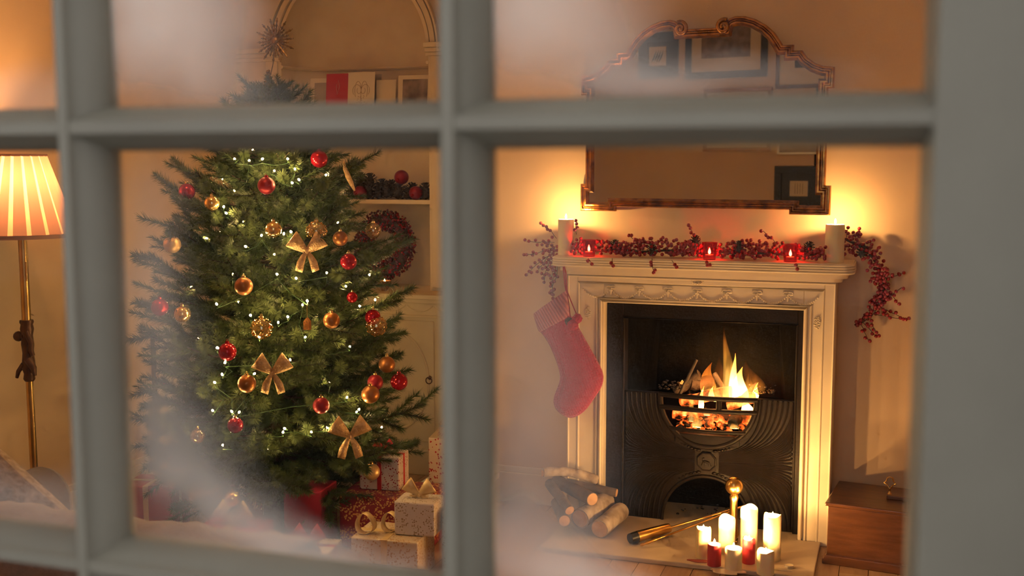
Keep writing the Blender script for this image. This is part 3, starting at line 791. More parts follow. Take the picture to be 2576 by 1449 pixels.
# burning wood
re_ = random.Random(11)
def log_piece(name, p0, p1, r, m, label, cat='firewood', group='wood burning in the grate', mend=None):
    b = MB(); p0 = Vector(p0); p1 = Vector(p1); n_ = 7
    rs = [r * re_.uniform(0.86, 1.1) for _ in range(n_)]
    pts = [p0.lerp(p1, i / (n_ - 1)) + Vector((re_.uniform(-1, 1), re_.uniform(-1, 1), re_.uniform(-1, 1))) * r * 0.12 for i in range(n_)]
    b.tube([q - p0 for q in pts], rs, 10)
    o = b.build(name, m, None, loc=p0, smooth=1.0)
    tag(o, label, cat, group); return o
def fp(u, v, Y): return at(u, v, Y)
log_piece('burning_log', fp(1695, 1040, 0.06), fp(1905, 1052, 0.03), 0.034, 'embers', 'glowing log lying across the bottom of the fire basket')
log_piece('burning_log', fp(1715, 1010, 0.10), fp(1840, 985, 0.02), 0.030, 'embers', 'orange glowing log behind the two fire bars')
log_piece('burning_log', fp(1700, 985, 0.12), fp(1760, 945, 0.12), 0.030, 'charred', 'charred log end leaning on the basket beside the small bright tip')
log_piece('burning_log', fp(1830, 1020, 0.0), fp(1900, 1000, 0.03), 0.026, 'embers', 'bright ember log at the foot of the tallest flame')
log_piece('burning_log', fp(1740, 965, 0.12), fp(1800, 962, 0.13), 0.034, 'charred', 'thick charred log in the middle of the fire')
log_piece('burning_stick', fp(1706, 1000, 0.02), fp(1752, 905, 0.06), 0.0095, 'charred', 'thin forked stick standing up out of the fire', 'stick')
log_piece('burning_stick', fp(1797, 940, 0.08), fp(1828, 990, 0.02), 0.012, 'charred', 'short stick leaning beside the tallest flame', 'stick')
log_piece('burning_stick', fp(1905, 965, 0.08), fp(1868, 1000, 0.03), 0.012, 'charred', 'dark stick tip sticking out at the fire edge beyond the ashes', 'stick')
log_piece('burning_log', fp(1845, 1066, -0.07), fp(1856, 1040, 0.06), 0.030, 'charred', 'black round log end below the lower fire bar')
b = MB()
for q in range(150):
    u = re_.uniform(-1, 1); x_ = IX + u * 0.17; y_ = re_.uniform(-0.05, 0.17)
    b.ico((x_, y_, 0.475 + re_.uniform(0, 0.075) * (1 - u * u * 0.5)), re_.uniform(0.010, 0.024), 1, sc=(1, 1, re_.uniform(0.6, 1)))
tag(b.build('ember_bed', 'embers', smooth=0.5, fix=False), 'bed of glowing embers and coals under the burning logs', 'embers', kind='stuff')
mat('ash', (0.035, 0.029, 0.026), 0.95, col2=(0.014, 0.012, 0.011), nscale=30, bump=0.6, bscale=50)
b = MB()
for q in range(260):
    u = re_.uniform(-1, 1)
    if q < 120: p = (IX + u * 0.15, re_.uniform(-0.075, 0.0), 0.468 + re_.uniform(0, 0.012))
    elif q < 170: p = (IX - 0.22 + re_.uniform(-0.06, 0.06), re_.uniform(0.0, 0.12), 0.668 + re_.uniform(0, 0.03))
    elif q < 220: p = (IX + 0.24 + re_.uniform(-0.06, 0.07), re_.uniform(0.0, 0.12), 0.668 + re_.uniform(0, 0.035))
    else: p = (IX + u * 0.2, re_.uniform(-0.05, 0.15), 0.025 + re_.uniform(0, 0.02))
    b.ico(p, re_.uniform(0.003, 0.010), 1, sc=(1, 1, 0.6))
tag(b.build('ash_bed', 'ash', smooth=0.5, fix=False), 'grey ash and cinders spilled around the fire basket', 'ash', kind='stuff')

# flames
def flame(p, h, r, lean=0.0, twist=0.0, m='fire_gas', flat=0.55, seed=0, label=None):
    rr = random.Random(seed); b = MB(); n_ = 12; k_ = 16; rows = []
    for i in range(k_ + 1):
        t = i / k_; rad = r * (math.sin(PI * (0.12 + 0.88 * t) ** 0.62) ** 1.0) * (1 - 0.35 * t) if t < 1 else 0.0005
        rad = max(rad, 0.0006)
        cx_ = lean * t * t + 0.35 * r * math.sin(5.0 * t + twist) * t; cy_ = 0.2 * r * math.sin(4 * t + twist * 2)
        rows.append([(cx_ + rad * math.cos(2 * PI * j / n_) * (1 + 0.15 * math.sin(3 * j + seed)), cy_ + rad * flat * math.sin(2 * PI * j / n_), h * t) for j in range(n_)])
    b.grid(rows, closed=True); b.add(rows[0], [tuple(range(n_))]); b.add(rows[-1], [tuple(reversed(range(n_)))])
    return b.build('flame', m, None, loc=p, smooth=4)
FR = thing('log_fire', 'yellow and orange flames burning over the logs in the grate', 'fire', (IX, 0.0, 0.47))
def tongue(u, v, Y, h, r_, lean, tw, seed, m='fire_gas'):
    o = flame(fp(u, v, Y) - FR.location, h, r_, lean, tw, m, seed=seed); o.parent = FR
for a_ in [(1832, 1010, -0.03, 0.385, 0.036, -0.020, 0.6, 1), (1846, 1008, -0.035, 0.24, 0.026, -0.006, 2.9, 12), (1862, 1008, -0.03, 0.17, 0.040, 0.0, 1.8, 2), (1886, 1008, -0.02, 0.125, 0.030, 0.012, 0.2, 3), (1876, 1006, -0.04, 0.15, 0.018, 0.008, 3.4, 13), (1899, 1004, -0.01, 0.085, 0.016, 0.015, 1.1, 14),
           (1738, 1060, -0.085, 0.175, 0.017, -0.004, 0.3, 4), (1752, 1075, -0.085, 0.080, 0.030, 0.0, 0.3, 5), (1764, 1030, -0.08, 0.120, 0.015, 0.008, 2.2, 6), (1802, 1010, -0.04, 0.125, 0.022, -0.012, 1.0, 7), (1790, 1008, -0.05, 0.075, 0.016, 0.004, 2.0, 15), (1816, 1010, -0.05, 0.085, 0.018, -0.006, 0.1, 16),
           (1716, 966, 0.08, 0.022, 0.013, 0.006, 0.4, 10), (1880, 1040, -0.085, 0.075, 0.034, 0.0, 1.4, 11), (1778, 1045, -0.085, 0.05, 0.022, 0.0, 0.9, 17), (1722, 1045, -0.08, 0.06, 0.014, -0.005, 2.4, 18), (1846, 1078, -0.085, 0.03, 0.026, 0.0, 0.4, 19)]:
    tongue(*a_)
tongue(1818, 1000, 0.02, 0.22, 0.050, -0.04, 2.6, 8, 'fire_gas_dim'); tongue(1895, 990, 0.06, 0.17, 0.06, -0.03, 0.8, 9, 'fire_gas_dim'); tongue(1780, 985, 0.05, 0.15, 0.04, 0.01, 1.9, 20, 'fire_gas_dim')
lamp('fire_light', (IX + 0.04, 0.0, 0.78), P_FIRE, FIRE, 0.09)
lamp('ember_light', (IX - 0.01, -0.045, 0.55), P_FIRE * 0.25, FIRE, 0.06)

# ================================================================== MIRROR
MY = math.radians(6.2)
MW, MZB = 1.246, 1.580
MR = thing('overmantel_mirror', 'large gilt overmantel mirror with scrolled arched top above the mantelpiece', 'mirror',
           loc=(-0.794 + MW / 2 * math.cos(MY), -0.030 - MW / 2 * math.sin(MY), MZB), rot=(0, 0, -MY))
H = MW / 2
half = [(0.0, 0.022), (0.435, 0.022), (0.435, 0.0), (H, 0.0), (H, 0.138), (H - 0.026, 0.138), (H - 0.026, 0.585), (H, 0.585), (H, 0.682)]
half += [(0.575, 0.687), (0.535, 0.703), (0.500, 0.728), (0.482, 0.752), (0.476, 0.762), (0.435, 0.762), (0.435, 0.790), (0.385, 0.790)]
half += [(0.374, 0.808), (0.345, 0.850), (0.305, 0.887), (0.255, 0.916), (0.205, 0.932), (0.160, 0.935), (0.128, 0.925), (0.108, 0.905), (0.104, 0.886), (0.0, 0.886)]
outline = half + [(-x, z) for x, z in reversed(half[1:-1])]
def offset_path(path, d):
    out = []; n_ = len(path)
    for i in range(n_):
        p0, p1, p2 = Vector(path[i - 1]), Vector(path[i]), Vector(path[(i + 1) % n_])
        a = (p1 - p0); b_ = (p2 - p1)
        a = a.normalized() if a.length > 1e-9 else b_.normalized(); b_ = b_.normalized() if b_.length > 1e-9 else a
        n1 = Vector((-a.y, a.x)); n2 = Vector((-b_.y, b_.x)); m_ = n1 + n2
        if m_.length < 1e-6: m_ = n1
        m_.normalize(); k_ = 1 / max(0.5, m_.dot(n1)); out.append((p1.x + m_.x * d * k_, p1.y + m_.y * d * k_))
    return out
prof = [(0.0, 0.02), (0.0, -0.004), (0.004, -0.012), (0.011, -0.014), (0.016, -0.006), (0.020, -0.006), (0.026, -0.016), (0.033, -0.018), (0.038, -0.010), (0.042, -0.002), (0.046, 0.006)]
rings = [[(x, y, z) for x, z in offset_path(outline, d)] for d, y in prof]
b = MB(); b.grid(rings, closed=True)
# split the moulding at the mitres for crisp corners by angle
b.build('frame', 'gilt', MR, smooth=0.62)
b = MB(); gi = offset_path(outline, 0.040); n_ = len(gi)
b.add([(x, 0.004, z) for x, z in gi], [tuple(range(n_))]); b.add([(x, 0.012, z) for x, z in gi], [tuple(reversed(range(n_)))])
g = b.build('glass', 'mirror_glass', MR, fix=False)
bm = bmesh.new(); bm.from_mesh(g.data); bmesh.ops.triangulate(bm, faces=bm.faces, ngon_method='EAR_CLIP'); bm.to_mesh(g.data); bm.free()
b = MB(); b.prism(offset_path(outline, 0.004), 0.012, 0.024); o = b.build('backing', 'chest_wood', MR)
bm = bmesh.new(); bm.from_mesh(o.data); bmesh.ops.triangulate(bm, faces=[f for f in bm.faces if len(f.verts) > 4], ngon_method='EAR_CLIP'); bm.to_mesh(o.data); bm.free()
for s in (-1, 1):
    b = MB(); pts = []
    for i in range(26):
        a = i / 25 * 2.9 * PI; r_ = 0.033 * (1 - 0.72 * i / 25)
        pts.append((s * (0.106 + r_ * math.cos(PI * 0.35 + a)), -0.014 - 0.006 * i / 25, 0.888 + r_ * math.sin(PI * 0.35 + a)))
    b.tube(pts, [0.012 - 0.005 * i / 25 for i in range(26)], 8); b.build('scroll', 'gilt', MR, smooth=1)
b = MB(); b.bx(-0.09, 0.09, -0.016, 0.0, 0.862, 0.872); b.bx(-0.09, 0.09, -0.020, 0.0, 0.846, 0.860); b.build('crest_bar', 'gilt', MR, bevel=0.004)

# ================================================================== ON THE MANTELPIECE
def wick_flame(parent, top, h=0.026, m='flame_candle', watts=P_MANTEL, rad=0.006, lift=0.012, light=True):
    b = MB(); b.tube([(0, 0, 0), (0.001, 0, 0.010)], 0.0012, 6); b.build('wick', 'wick', parent, loc=(0, 0, top))
    b = MB(); b.lathe([(0.0004, 0), (0.0040, 0.004), (0.0054, 0.009), (0.0046, 0.015), (0.0025, 0.021), (0.0004, h)], 12)
    o = b.build('flame', m, parent, loc=(0, 0, top + 0.006), smooth=4)
    if light: lamp('candle_light', (0, 0, top + lift), watts, FLAME, rad, parent)
    return o
def pillar(name, label, loc, r, h, wax, group=None, well=0.010, watts=P_MANTEL, wob=0.0, seed=0, flh=0.026):
    t = thing(name, label, 'candle', loc, group=group)
    rr = random.Random(seed); ph = rr.uniform(0, 6)
    jit = (lambda a, z: 1.0 + wob * (0.5 + z / h) * (math.sin(3 * a + ph) * 0.5 + math.sin(5 * a + ph * 2) * 0.5)) if wob else None
    b = MB(); rise = 0.010
    b.lathe([(r, 0), (r, h * 0.25), (r, h * 0.6), (r, h - 0.006), (r - 0.002, h), (r - 0.005, h), (r - 0.008, h - well), (r * 0.3, h - well - 0.002), (0.0001, h - well - 0.002)], 28, jit=jit)
    if wob:
        b.v = [(x_, y_, z_ + (rise * max(0, math.sin(2 * math.atan2(y_, x_) + ph)) if z_ > h - 0.001 else 0)) for x_, y_, z_ in b.v]
    b.build('wax', wax, t, smooth=0.8)
    wick_flame(t, h - well, flh, watts=watts, lift=0.016 + well * 0.4)
    return t
pillar('pillar_candle', 'tall ivory pillar candle on the mantel end above the red stocking', (-0.838, -0.150, SZ), 0.040, 0.180, 'ivory_wax', 'mantel pillar candles', 0.004)
pillar('pillar_candle', 'tall ivory pillar candle on the mantel end beside the drooping berries', (0.470, -0.150, SZ), 0.044, 0.176, 'ivory_wax', 'mantel pillar candles', 0.004, seed=2)

def votive(loc, label):
    t = thing('votive_holder', label, 'candle holder', loc, group='red votive glasses on the mantel')
    b = MB(); b.lathe([(0.028, 0), (0.030, 0.004), (0.037, 0.080), (0.0385, 0.083), (0.037, 0.083), (0.033, 0.078), (0.0265, 0.008), (0.0001, 0.007)], 24)
    b.build('glass', 'votive_glass', t, smooth=0.9)
    b = MB(); b.lathe([(0.019, 0.0), (0.019, 0.014), (0.017, 0.015), (0.0001, 0.014)], 18); tl = b.build('tealight', 'ivory_wax', t, loc=(0, 0, 0.009), smooth=0.8)
    b = MB(); b.lathe([(0.0004, 0), (0.0050, 0.004), (0.0070, 0.010), (0.0055, 0.018), (0.0025, 0.026), (0.0004, 0.032)], 12); b.build('flame', 'flame_votive', t, loc=(0, 0, 0.026), smooth=4)
    lamp('votive_light', (0, 0, 0.042), P_VOTIVE, FLAME, 0.006, t)
votive((-0.703, -0.205, SZ), 'red glass votive lit beside the stocking end pillar candle')
votive((-0.105, -0.205, SZ), 'red glass votive lit in the middle of the mantelpiece')
votive((0.274, -0.205, SZ), 'red glass votive lit near the drooping garland end')

# garland of berries
rg = random.Random(21)
GA = thing('berry_garland', 'dark red berry garland with pine cones lying along the mantelpiece', 'garland', (0, 0, SZ))
berry_me = None
b = MB(); b.ico((0, 0, 0), 0.0092, 2); berry_me = b.mesh('berry', 'berry_red', 4)
berries = []; twigs = MB()
vot = [(-0.703, -0.205), (-0.105, -0.205), (0.274, -0.205)]; can = [(-0.838, -0.15, 0.044), (0.470, -0.15, 0.048)]
def clear(p, hmax=0.085):
    for vx, vy in vot:
        if math.hypot(p.x - vx, p.y - vy) < 0.050 and p.z < SZ + hmax: return False
    for vx, vy, r_ in can:
        if math.hypot(p.x - vx, p.y - vy) < r_ + 0.012 and p.z < SZ + 0.19: return False
    # keep out of the shelf slab
    if p.z < SZ + 0.009 and p.y > YS - 0.010 and SX0 - 0.010 < p.x < SX1 + 0.010: return False
    if p.y > -0.012: return False
    return True
def add_berry(p):
    p = Vector(p)
    if clear(p) and all((p - q).length > 0.0125 for q in berries): berries.append(p); return True
    return False
def twig(pts, r=0.0014): twigs.tube([Vector(p) - Vector((0, 0, SZ)) for p in pts], r, 5)
def sprig(base, d, n_, spread=0.02, stepl=0.022, droop=0.0):
    """a twig that carries berries on short stalks"""
    p = Vector(base); d = Vector(d).normalized(); pts = [p.copy()]
    for i in range(n_):
        d = (d + Vector((rg.uniform(-.25, .25), rg.uniform(-.18, .18), rg.uniform(-.25, .25) - droop))).normalized()
        p = p + d * stepl; pts.append(p.copy())
        q = p + Vector((rg.uniform(-1, 1), rg.uniform(-0.7, 0.3), rg.uniform(-1, 1))).normalized() * spread * rg.uniform(0.5, 1.0)
        if add_berry(q): twig([p, q], 0.0010)
    if add_berry(p + d * 0.01): pass
    if all(pt.y < -0.004 for pt in pts): twig(pts, 0.0016)
# main run
for i in range(4200):
    x_ = rg.uniform(-0.80, 0.44); a = rg.uniform(0, 2 * PI); r_ = math.sqrt(rg.random())
    dens = 0.75 + 0.25 * math.sin(x_ * 23)
    if rg.random() > dens: continue
    add_berry((x_, -0.165 + 0.080 * r_ * math.cos(a), SZ + 0.043 + (0.044 + 0.012 * math.sin(x_ * 13)) * r_ * math.sin(a)))
    if len(berries) > 560: break
twig([(-0.85 + 0.065 * i, -0.15 + 0.012 * math.sin(i), SZ + 0.03 + 0.006 * math.sin(i * 1.7)) for i in range(22)], 0.006)
n_main = len(berries)
Y1 = -0.22
for (u, v), d, n_ in [((1450, 590), (0, 0, 1), 3), ((1600, 610), (-0.6, 0, 1), 2), ((1745, 600), (-0.5, 0, 1), 3), ((1950, 610), (-0.7, 0, 0.8), 4), ((1640, 650), (0.15, -0.4, -1), 3), ((1540, 650), (0.3, -0.4, -0.6), 2), ((1690, 655), (0.4, -0.4, -0.5), 2), ((1480, 650), (0.3, -0.5, -0.4), 2), ((1780, 655), (0.3, -0.6, -0.3), 2), ((2000, 665), (0.2, -0.6, -0.3), 2)]:
    pb = at(u, v, -0.20 if d[2] > 0 else -0.285); sprig(pb, d, n_, 0.012, 0.020)
# spray at the stocking end
for (u, v), d, n_ in [((1400, 600), (-0.6, 0, 0.55), 5), ((1395, 610), (-1, 0, 0.2), 7), ((1390, 625), (-1, 0, -0.1), 7), ((1390, 640), (-0.9, 0, -0.45), 8), ((1385, 650), (-0.55, 0, -0.9), 6), ((1390, 655), (0.0, 0, -1), 9), ((1400, 660), (0.35, -0.1, -1), 6), ((1400, 655), (-0.2, 0, -1), 8), ((1385, 640), (-0.9, 0, -0.8), 5)]:
    pb = at(u, v, -0.13 if d[2] > -0.3 else -0.10); pb.x = min(pb.x, SX0 - 0.012) if d[2] < 0.1 else pb.x
    sprig(pb, d, n_, 0.016, 0.021, 0.03)
for i in range(60):
    p = at(rg.gauss(1383, 14), rg.gauss(655, 22), -0.10); p.x = min(p.x, SX0 - 0.014); add_berry(p)
# spray that droops at the far end
path = [at(2125, 600, -0.10), at(2170, 620, -0.10), at(2205, 660, -0.09), at(2222, 710, -0.075), at(2215, 755, -0.065), at(2190, 790, -0.055), at(2150, 818, -0.05)]
twig(path, 0.0045); twig([p + Vector((0.006, 0, -0.008)) for p in path], 0.003)
for i in range(520):
    t = rg.random() ** 0.9 * (len(path) - 1); k_ = min(int(t), len(path) - 2); p = path[k_].lerp(path[k_ + 1], t - k_)
    sp = 0.052 - 0.007 * t
    if t > 5.2: sp = 0.014
    q = p + Vector((rg.gauss(0, 1) * sp * 0.62, rg.gauss(0, 0.5) * 0.02, rg.gauss(0, 1) * sp * 0.55))
    if rg.random() < (0.9 if t < 4.5 else 0.35): add_berry(q)
for (u, v), d, n_ in [((2130, 600), (0.1, 0, 1), 2), ((2150, 600), (0.7, 0, 1), 2), ((2225, 700), (1, 0, 0.15), 4), ((2220, 750), (1, 0, 0.1), 5), ((2210, 770), (1, 0, -0.2), 5), ((2225, 730), (0.9, 0, -0.5), 4), ((2200, 790), (0.9, 0, -0.35), 7), ((2170, 810), (0.7, 0, -0.8), 4), ((2165, 815), (0.4, 0, -1), 4), ((2190, 800), (0.55, 0, -0.9), 4), ((2110, 615), (-0.4, -0.3, 0.2), 2)]:
    pb = at(u, v, -0.06 if v > 620 else -0.10); sprig(pb, d, n_, 0.014, 0.021)
order = sorted(range(len(berries)), key=lambda i: berries[i].y)
front = order[:300]
for i in front:
    put('berry', berry_me, GA, loc=berries[i] - Vector((0, 0, SZ)))
rest = order[300:]
if rest:
    b = MB()
    for i in rest: b.ico(berries[i] - Vector((0, 0, SZ)), 0.0090, 2)
    o = b.build('inner_berries', 'berry_red', GA, smooth=4, fix=False); o['kind'] = 'stuff'
o = twigs.build('twigs', 'twig', GA, smooth=1); o['kind'] = 'stuff'
def cone_mesh(h, r, seed, m='cone_brown'):
    """pine cone: scales set in a spiral on an egg-shaped core"""
    rr = random.Random(seed); b = MB()
    b.lathe([(0.0002, 0), (r * 0.5, h * 0.12), (r * 0.62, h * 0.35), (r * 0.5, h * 0.65), (r * 0.25, h * 0.9), (0.0002, h)], 8)
    n_ = 46
    for i in range(n_):
        t = (i + 0.5) / n_; a = i * 2.39996; z = h * (0.06 + 0.9 * t); rad = r * (math.sin(PI * (0.18 + 0.78 * t)) ** 0.7)
        up = -0.15 + 0.9 * t; dr = Vector((math.cos(a) * math.cos(up), math.sin(a) * math.cos(up), math.sin(up))); sd = Vector((-math.sin(a), math.cos(a), 0))
        base = Vector((math.cos(a) * rad * 0.35, math.sin(a) * rad * 0.35, z)); tip = base + dr * rad * 0.72; w_ = r * 0.26
        nn = dr.cross(sd) * (r * 0.06)
        b.add([base - sd * w_ * 0.4, base + sd * w_ * 0.4, tip + sd * w_ * 0.6, tip - sd * w_ * 0.6, tip + dr * r * 0.14, tip + nn * 2.2], [(0, 1, 2, 5), (0, 5, 3), (2, 4, 5), (4, 3, 5), (1, 0, 3, 4, 2)])
    return b.mesh('pine_cone', m)
c_small = cone_mesh(0.055, 0.026, 1)
for u, v, Yc, rx in [(1545, 628, -0.17, 0.3), (1640, 640, -0.19, 0.0), (1748, 617, -0.15, -0.4), (1857, 632, -0.17, 0.2), (2030, 633, -0.17, 0.4), (2165, 640, -0.12, -0.8)]:
    p = at(u, v, Yc); put('pine_cone', c_small, GA, loc=(p.x, p.y, p.z - SZ - 0.005), rot=(rx, rx * 0.5, rx))

# ------------------------------------------------------------------ stocking
ST = thing('christmas_stocking', 'red knitted stocking with pink ribbed cuff hanging from the mantelpiece', 'stocking', (-0.80, -0.268, 0.55))
def zs(x, y): return at(1320 + x / 3.814, 700 + y / 3.814, -0.268)
stn = [((140, 510), (440, 350)), ((190, 560), (505, 440)), ((250, 670), (570, 560)), ((300, 790), (650, 700)), ((333, 900), (735, 850)), ((338, 970), (768, 940)), ((310, 1050), (752, 1030)), ((278, 1120), (705, 1105)), ((268, 1185), (650, 1180)), ((285, 1245), (610, 1245)), ((335, 1300), (545, 1305)), ((395, 1332), (480, 1335)), ((425, 1338), (450, 1340))]
def sock(stations, name, m, tmax, sub=1):
    rows = []
    base = ST.location
    for (l, r_) in stations:
        a = zs(*l) - base; c = zs(*r_) - base; mid = (a + c) / 2; hw = (c - a) / 2; w_ = hw.length; th = min(tmax, w_ * 0.5)
        rows.append([mid + hw * math.cos(2 * PI * j / 20) + Vector((0, -1, 0)) * th * math.sin(2 * PI * j / 20) for j in range(20)])
    b = MB(); b.grid(rows, closed=True); b.add(rows[0], [tuple(range(20))]); b.add(rows[-1], [tuple(reversed(range(20)))])
    return b.build(name, m, ST, smooth=4, sub=sub)
def knit(name, col, col2, kind):
    m = bpy.data.materials.new(name); m.use_nodes = True; nt = m.node_tree; bs = nt.nodes['Principled BSDF']; bs.inputs['Roughness'].default_value = 0.95; bs.inputs['Sheen Weight'].default_value = 0.3
    tc = nt.nodes.new('ShaderNodeTexCoord'); mpg = nt.nodes.new('ShaderNodeMapping'); mpg.inputs['Rotation'].default_value = (0, math.radians(32 if kind == 'rib' else 20), 0)
    nt.links.new(tc.outputs['Object'], mpg.inputs[0])
    if kind == 'rib':
        wv = nt.nodes.new('ShaderNodeTexWave'); wv.inputs['Scale'].default_value = 22; wv.inputs['Distortion'].default_value = 0.6; hgt = wv.outputs['Fac']
    else:
        wv = nt.nodes.new('ShaderNodeTexVoronoi'); wv.inputs['Scale'].default_value = 85; wv.inputs['Randomness'].default_value = 0.25; hgt = wv.outputs['Distance']
    nt.links.new(mpg.outputs[0], wv.inputs['Vector'])
    x = nt.nodes.new('ShaderNodeMix'); x.data_type = 'RGBA'; x.inputs[6].default_value = (*col, 1); x.inputs[7].default_value = (*col2, 1)
    nt.links.new(hgt, x.inputs[0]); nt.links.new(x.outputs[2], bs.inputs['Base Color'])
    bp = nt.nodes.new('ShaderNodeBump'); bp.inputs['Strength'].default_value = 0.8; bp.inputs['Distance'].default_value = 0.006
    if kind != 'rib': bp.invert = True
    nt.links.new(hgt, bp.inputs['Height']); nt.links.new(bp.outputs[0], bs.inputs['Normal']); M[name] = m
knit('knit_red', (0.50, 0.022, 0.075), (0.24, 0.006, 0.03), 'moss')
knit('knit_pink', (0.36, 0.09, 0.12), (0.60, 0.20, 0.24), 'rib')
sock(stn, 'leg', 'knit_red', 0.040)
sock([((82, 345), (400, 118)), ((95, 400), (415, 200)), ((112, 455), (428, 280)), ((136, 522), (440, 362)), ((150, 515), (432, 366))], 'cuff', 'knit_pink', 0.047, 1)
base = ST.location
def sp_(x, y, Y): return at(1320 + x / 3.814, 700 + y / 3.814, Y) - base
b = MB(); b.tube([sp_(400, 140, -0.268), sp_(385, 60, -0.272), sp_(375, -60, -0.280), sp_(368, -110, -0.284), sp_(380, -112, -0.282), sp_(395, -50, -0.276), sp_(405, 130, -0.27)], 0.0035, 6); b.build('hanging_loop', 'cord_red', ST, smooth=1)
b = MB(); b.tube([sp_(405, 120, -0.31), sp_(440, 210, -0.322), sp_(495, 340, -0.325)], 0.003, 6); b.tube([sp_(405, 120, -0.31), sp_(425, 260, -0.32), sp_(440, 400, -0.324)], 0.003, 6); b.build('tassel_cord', 'cord_red', ST, smooth=1)
for (x, y, r_, m_) in ((505, 385, 0.024, 'pompom_red'), (460, 450, 0.027, 'pompom_red'), (425, 415, 0.020, 'pompom_dark')):
    vs, fs = ICO(3); rr = random.Random(int(x)); b = MB(); p = sp_(x, y, -0.33 - (0.012 if y == 450 else 0))
    b.add([p + Vector(q) * r_ * rr.uniform(0.86, 1.12) for q in vs], fs); b.build('pompom', m_, ST, fix=False)

# ================================================================== ON THE HEARTH
def at_h(u, v, z=HZT): return at_z(u, v, z)
rows_h = [
    ('melting cream pillar candle behind the short red candle on the hearth', 1767, 1404, 0.034, 0.135, 'cream_wax', 0.05),
    ('melting ivory pillar candle at the back of the hearth group behind the front ivory stub', 1826, 1392, 0.038, 0.165, 'ivory_wax', 0.06),
    ('tallest ivory pillar candle standing in the hearth group before the brass ball', 1882, 1385, 0.040, 0.200, 'ivory_wax', 0.03),
    ('tall ivory pillar candle nearest the wooden chest in the hearth group', 1940, 1410, 0.040, 0.205, 'ivory_wax', 0.03),
    ('short red pillar candle with grey bloom at the front of the hearth group', 1795, 1424, 0.031, 0.098, 'red_wax', 0.0),
    ('red pillar candle half hidden between ivory candles on the hearth', 1882, 1418, 0.029, 0.110, 'red_wax', 0.02),
    ('short ivory pillar candle front and centre of the hearth group', 1843, 1435, 0.038, 0.098, 'ivory_wax', 0.0),
    ('melted ivory candle stub nearest the window in the hearth group', 1924, 1446, 0.038, 0.100, 'ivory_wax', 0.07),
]
for i, (lab, u, v, r_, h_, wx, wob) in enumerate(rows_h):
    p = at_h(u, v); p.y += r_ * 0.5
    pillar('pillar_candle', lab, (p.x, p.y, HZT), r_, h_, wx, 'pillar candles on the hearth', 0.014 if wob else 0.008, P_HEARTH, wob, i + 4)
p = at_h(1985, 1428)
t = thing('tealight_candle', 'small unlit tealight lying beside the hearth candles toward the chest', 'candle', (p.x, p.y, HZT))
b = MB(); b.lathe([(0.019, 0), (0.020, 0.013), (0.018, 0.013), (0.018, 0.010), (0.0001, 0.010)], 20); b.build('cup', 'silver', t, smooth=0.8)
b = MB(); b.lathe([(0.0178, 0.0), (0.0178, 0.0025), (0.0001, 0.0025)], 20); b.build('wax', 'ivory_wax', t, loc=(0, 0, 0.0095))
def puddle(lab, u, v, rx, ry, m, seed):
    p = at_h(u, v); rr = random.Random(seed); ph = [rr.uniform(0, 6) for _ in range(4)]
    jit = lambda a, z: 1 + 0.16 * math.sin(2 * a + ph[0]) + 0.13 * math.sin(3 * a + ph[1]) + 0.09 * math.sin(5 * a + ph[2])
    b = MB(); b.lathe([(rx, 0.0004), (rx * 0.98, 0.003), (rx * 0.7, 0.0042), (0.0001, 0.0045)], 30, sy=ry / rx, jit=jit)
    tag(b.build('wax_puddle', m, None, loc=(p.x, p.y, HZT), smooth=0.8), lab, 'wax', 'spilled wax on the hearth')
puddle('dried red wax puddle spilled beside the short red candle', 1758, 1412, 0.042, 0.022, 'spilled_red_wax', 1)
puddle('white wax puddle around the front hearth candles', 1830, 1438, 0.075, 0.035, 'spilled_wax', 2)
puddle('pale wax puddle beside the tealight on the hearth', 1962, 1432, 0.045, 0.025, 'spilled_wax', 3)

# brass ball andiron
p = at(1847, 1222, -0.36); AB = thing('brass_andiron', 'brass ball andiron standing behind the hearth candles', 'andiron', (p.x, p.y, HZT))
zb = p.z - HZT
b = MB(); b.lathe([(0.043 * math.sin(PI * i / 16) if 0 < i < 16 else 0.0005, zb - 0.043 * math.cos(PI * i / 16)) for i in range(17)], 28); b.build('ball', 'brass', AB, smooth=4)
b = MB(); b.lathe([(0.022, 0.03), (0.028, 0.045), (0.024, 0.06), (0.019, 0.10), (0.018, zb - 0.075), (0.023, zb - 0.055), (0.018, zb - 0.04)], 20); b.build('post', 'brass', AB, smooth=0.8)
b = MB(); b.bx(-0.022, 0.022, -0.022, 0.022, 0.0, 0.020); b.bx(-0.018, 0.018, -0.018, 0.018, 0.020, 0.034); b.build('base', 'brass', AB, bevel=0.003)

# fire tools lying across the hearth
pa = at_z(1592, 1353, 0.050); pb = at_z(1683, 1328, 0.060); pc = at(1890, 1268, -0.20)
FT = thing('fire_blowpipe', 'brass blowpipe with a thick tube and black end lying across the hearth', 'fire tool', tuple(pa))
d1 = (pb - pa); b = MB(); b.tube([d1 * 0.10, d1 * 0.15, d1 * 0.95, d1], [0.026, 0.027, 0.024, 0.022], 18); b.build('tube', 'brass', FT, smooth=0.8)
b = MB(); b.tube([d1 * -0.08, d1 * 0.10], [0.024, 0.027], 18); b.build('end_cap', 'black_metal', FT, smooth=0.8)
b = MB(); b.tube([d1 * 1.0, pc - pa], 0.0055, 10); b.build('shaft', 'brass', FT, smooth=0.8)
b = MB(); b.tube([d1 * 0.98, d1 * 1.03], [0.012, 0.009], 12); b.build('ferrule', 'brass', FT, smooth=0.8)
p0 = at_z(1610, 1372, 0.034); p1 = at(1850, 1283, -0.26)
PK = thing('fire_poker', 'thin brass poker with a knopped handle lying beside the blowpipe', 'fire tool', tuple(p0))
dv = p1 - p0; b = MB(); b.tube([dv * 0.2, dv], 0.0045, 10); b.build('shaft', 'brass', PK, smooth=0.8)
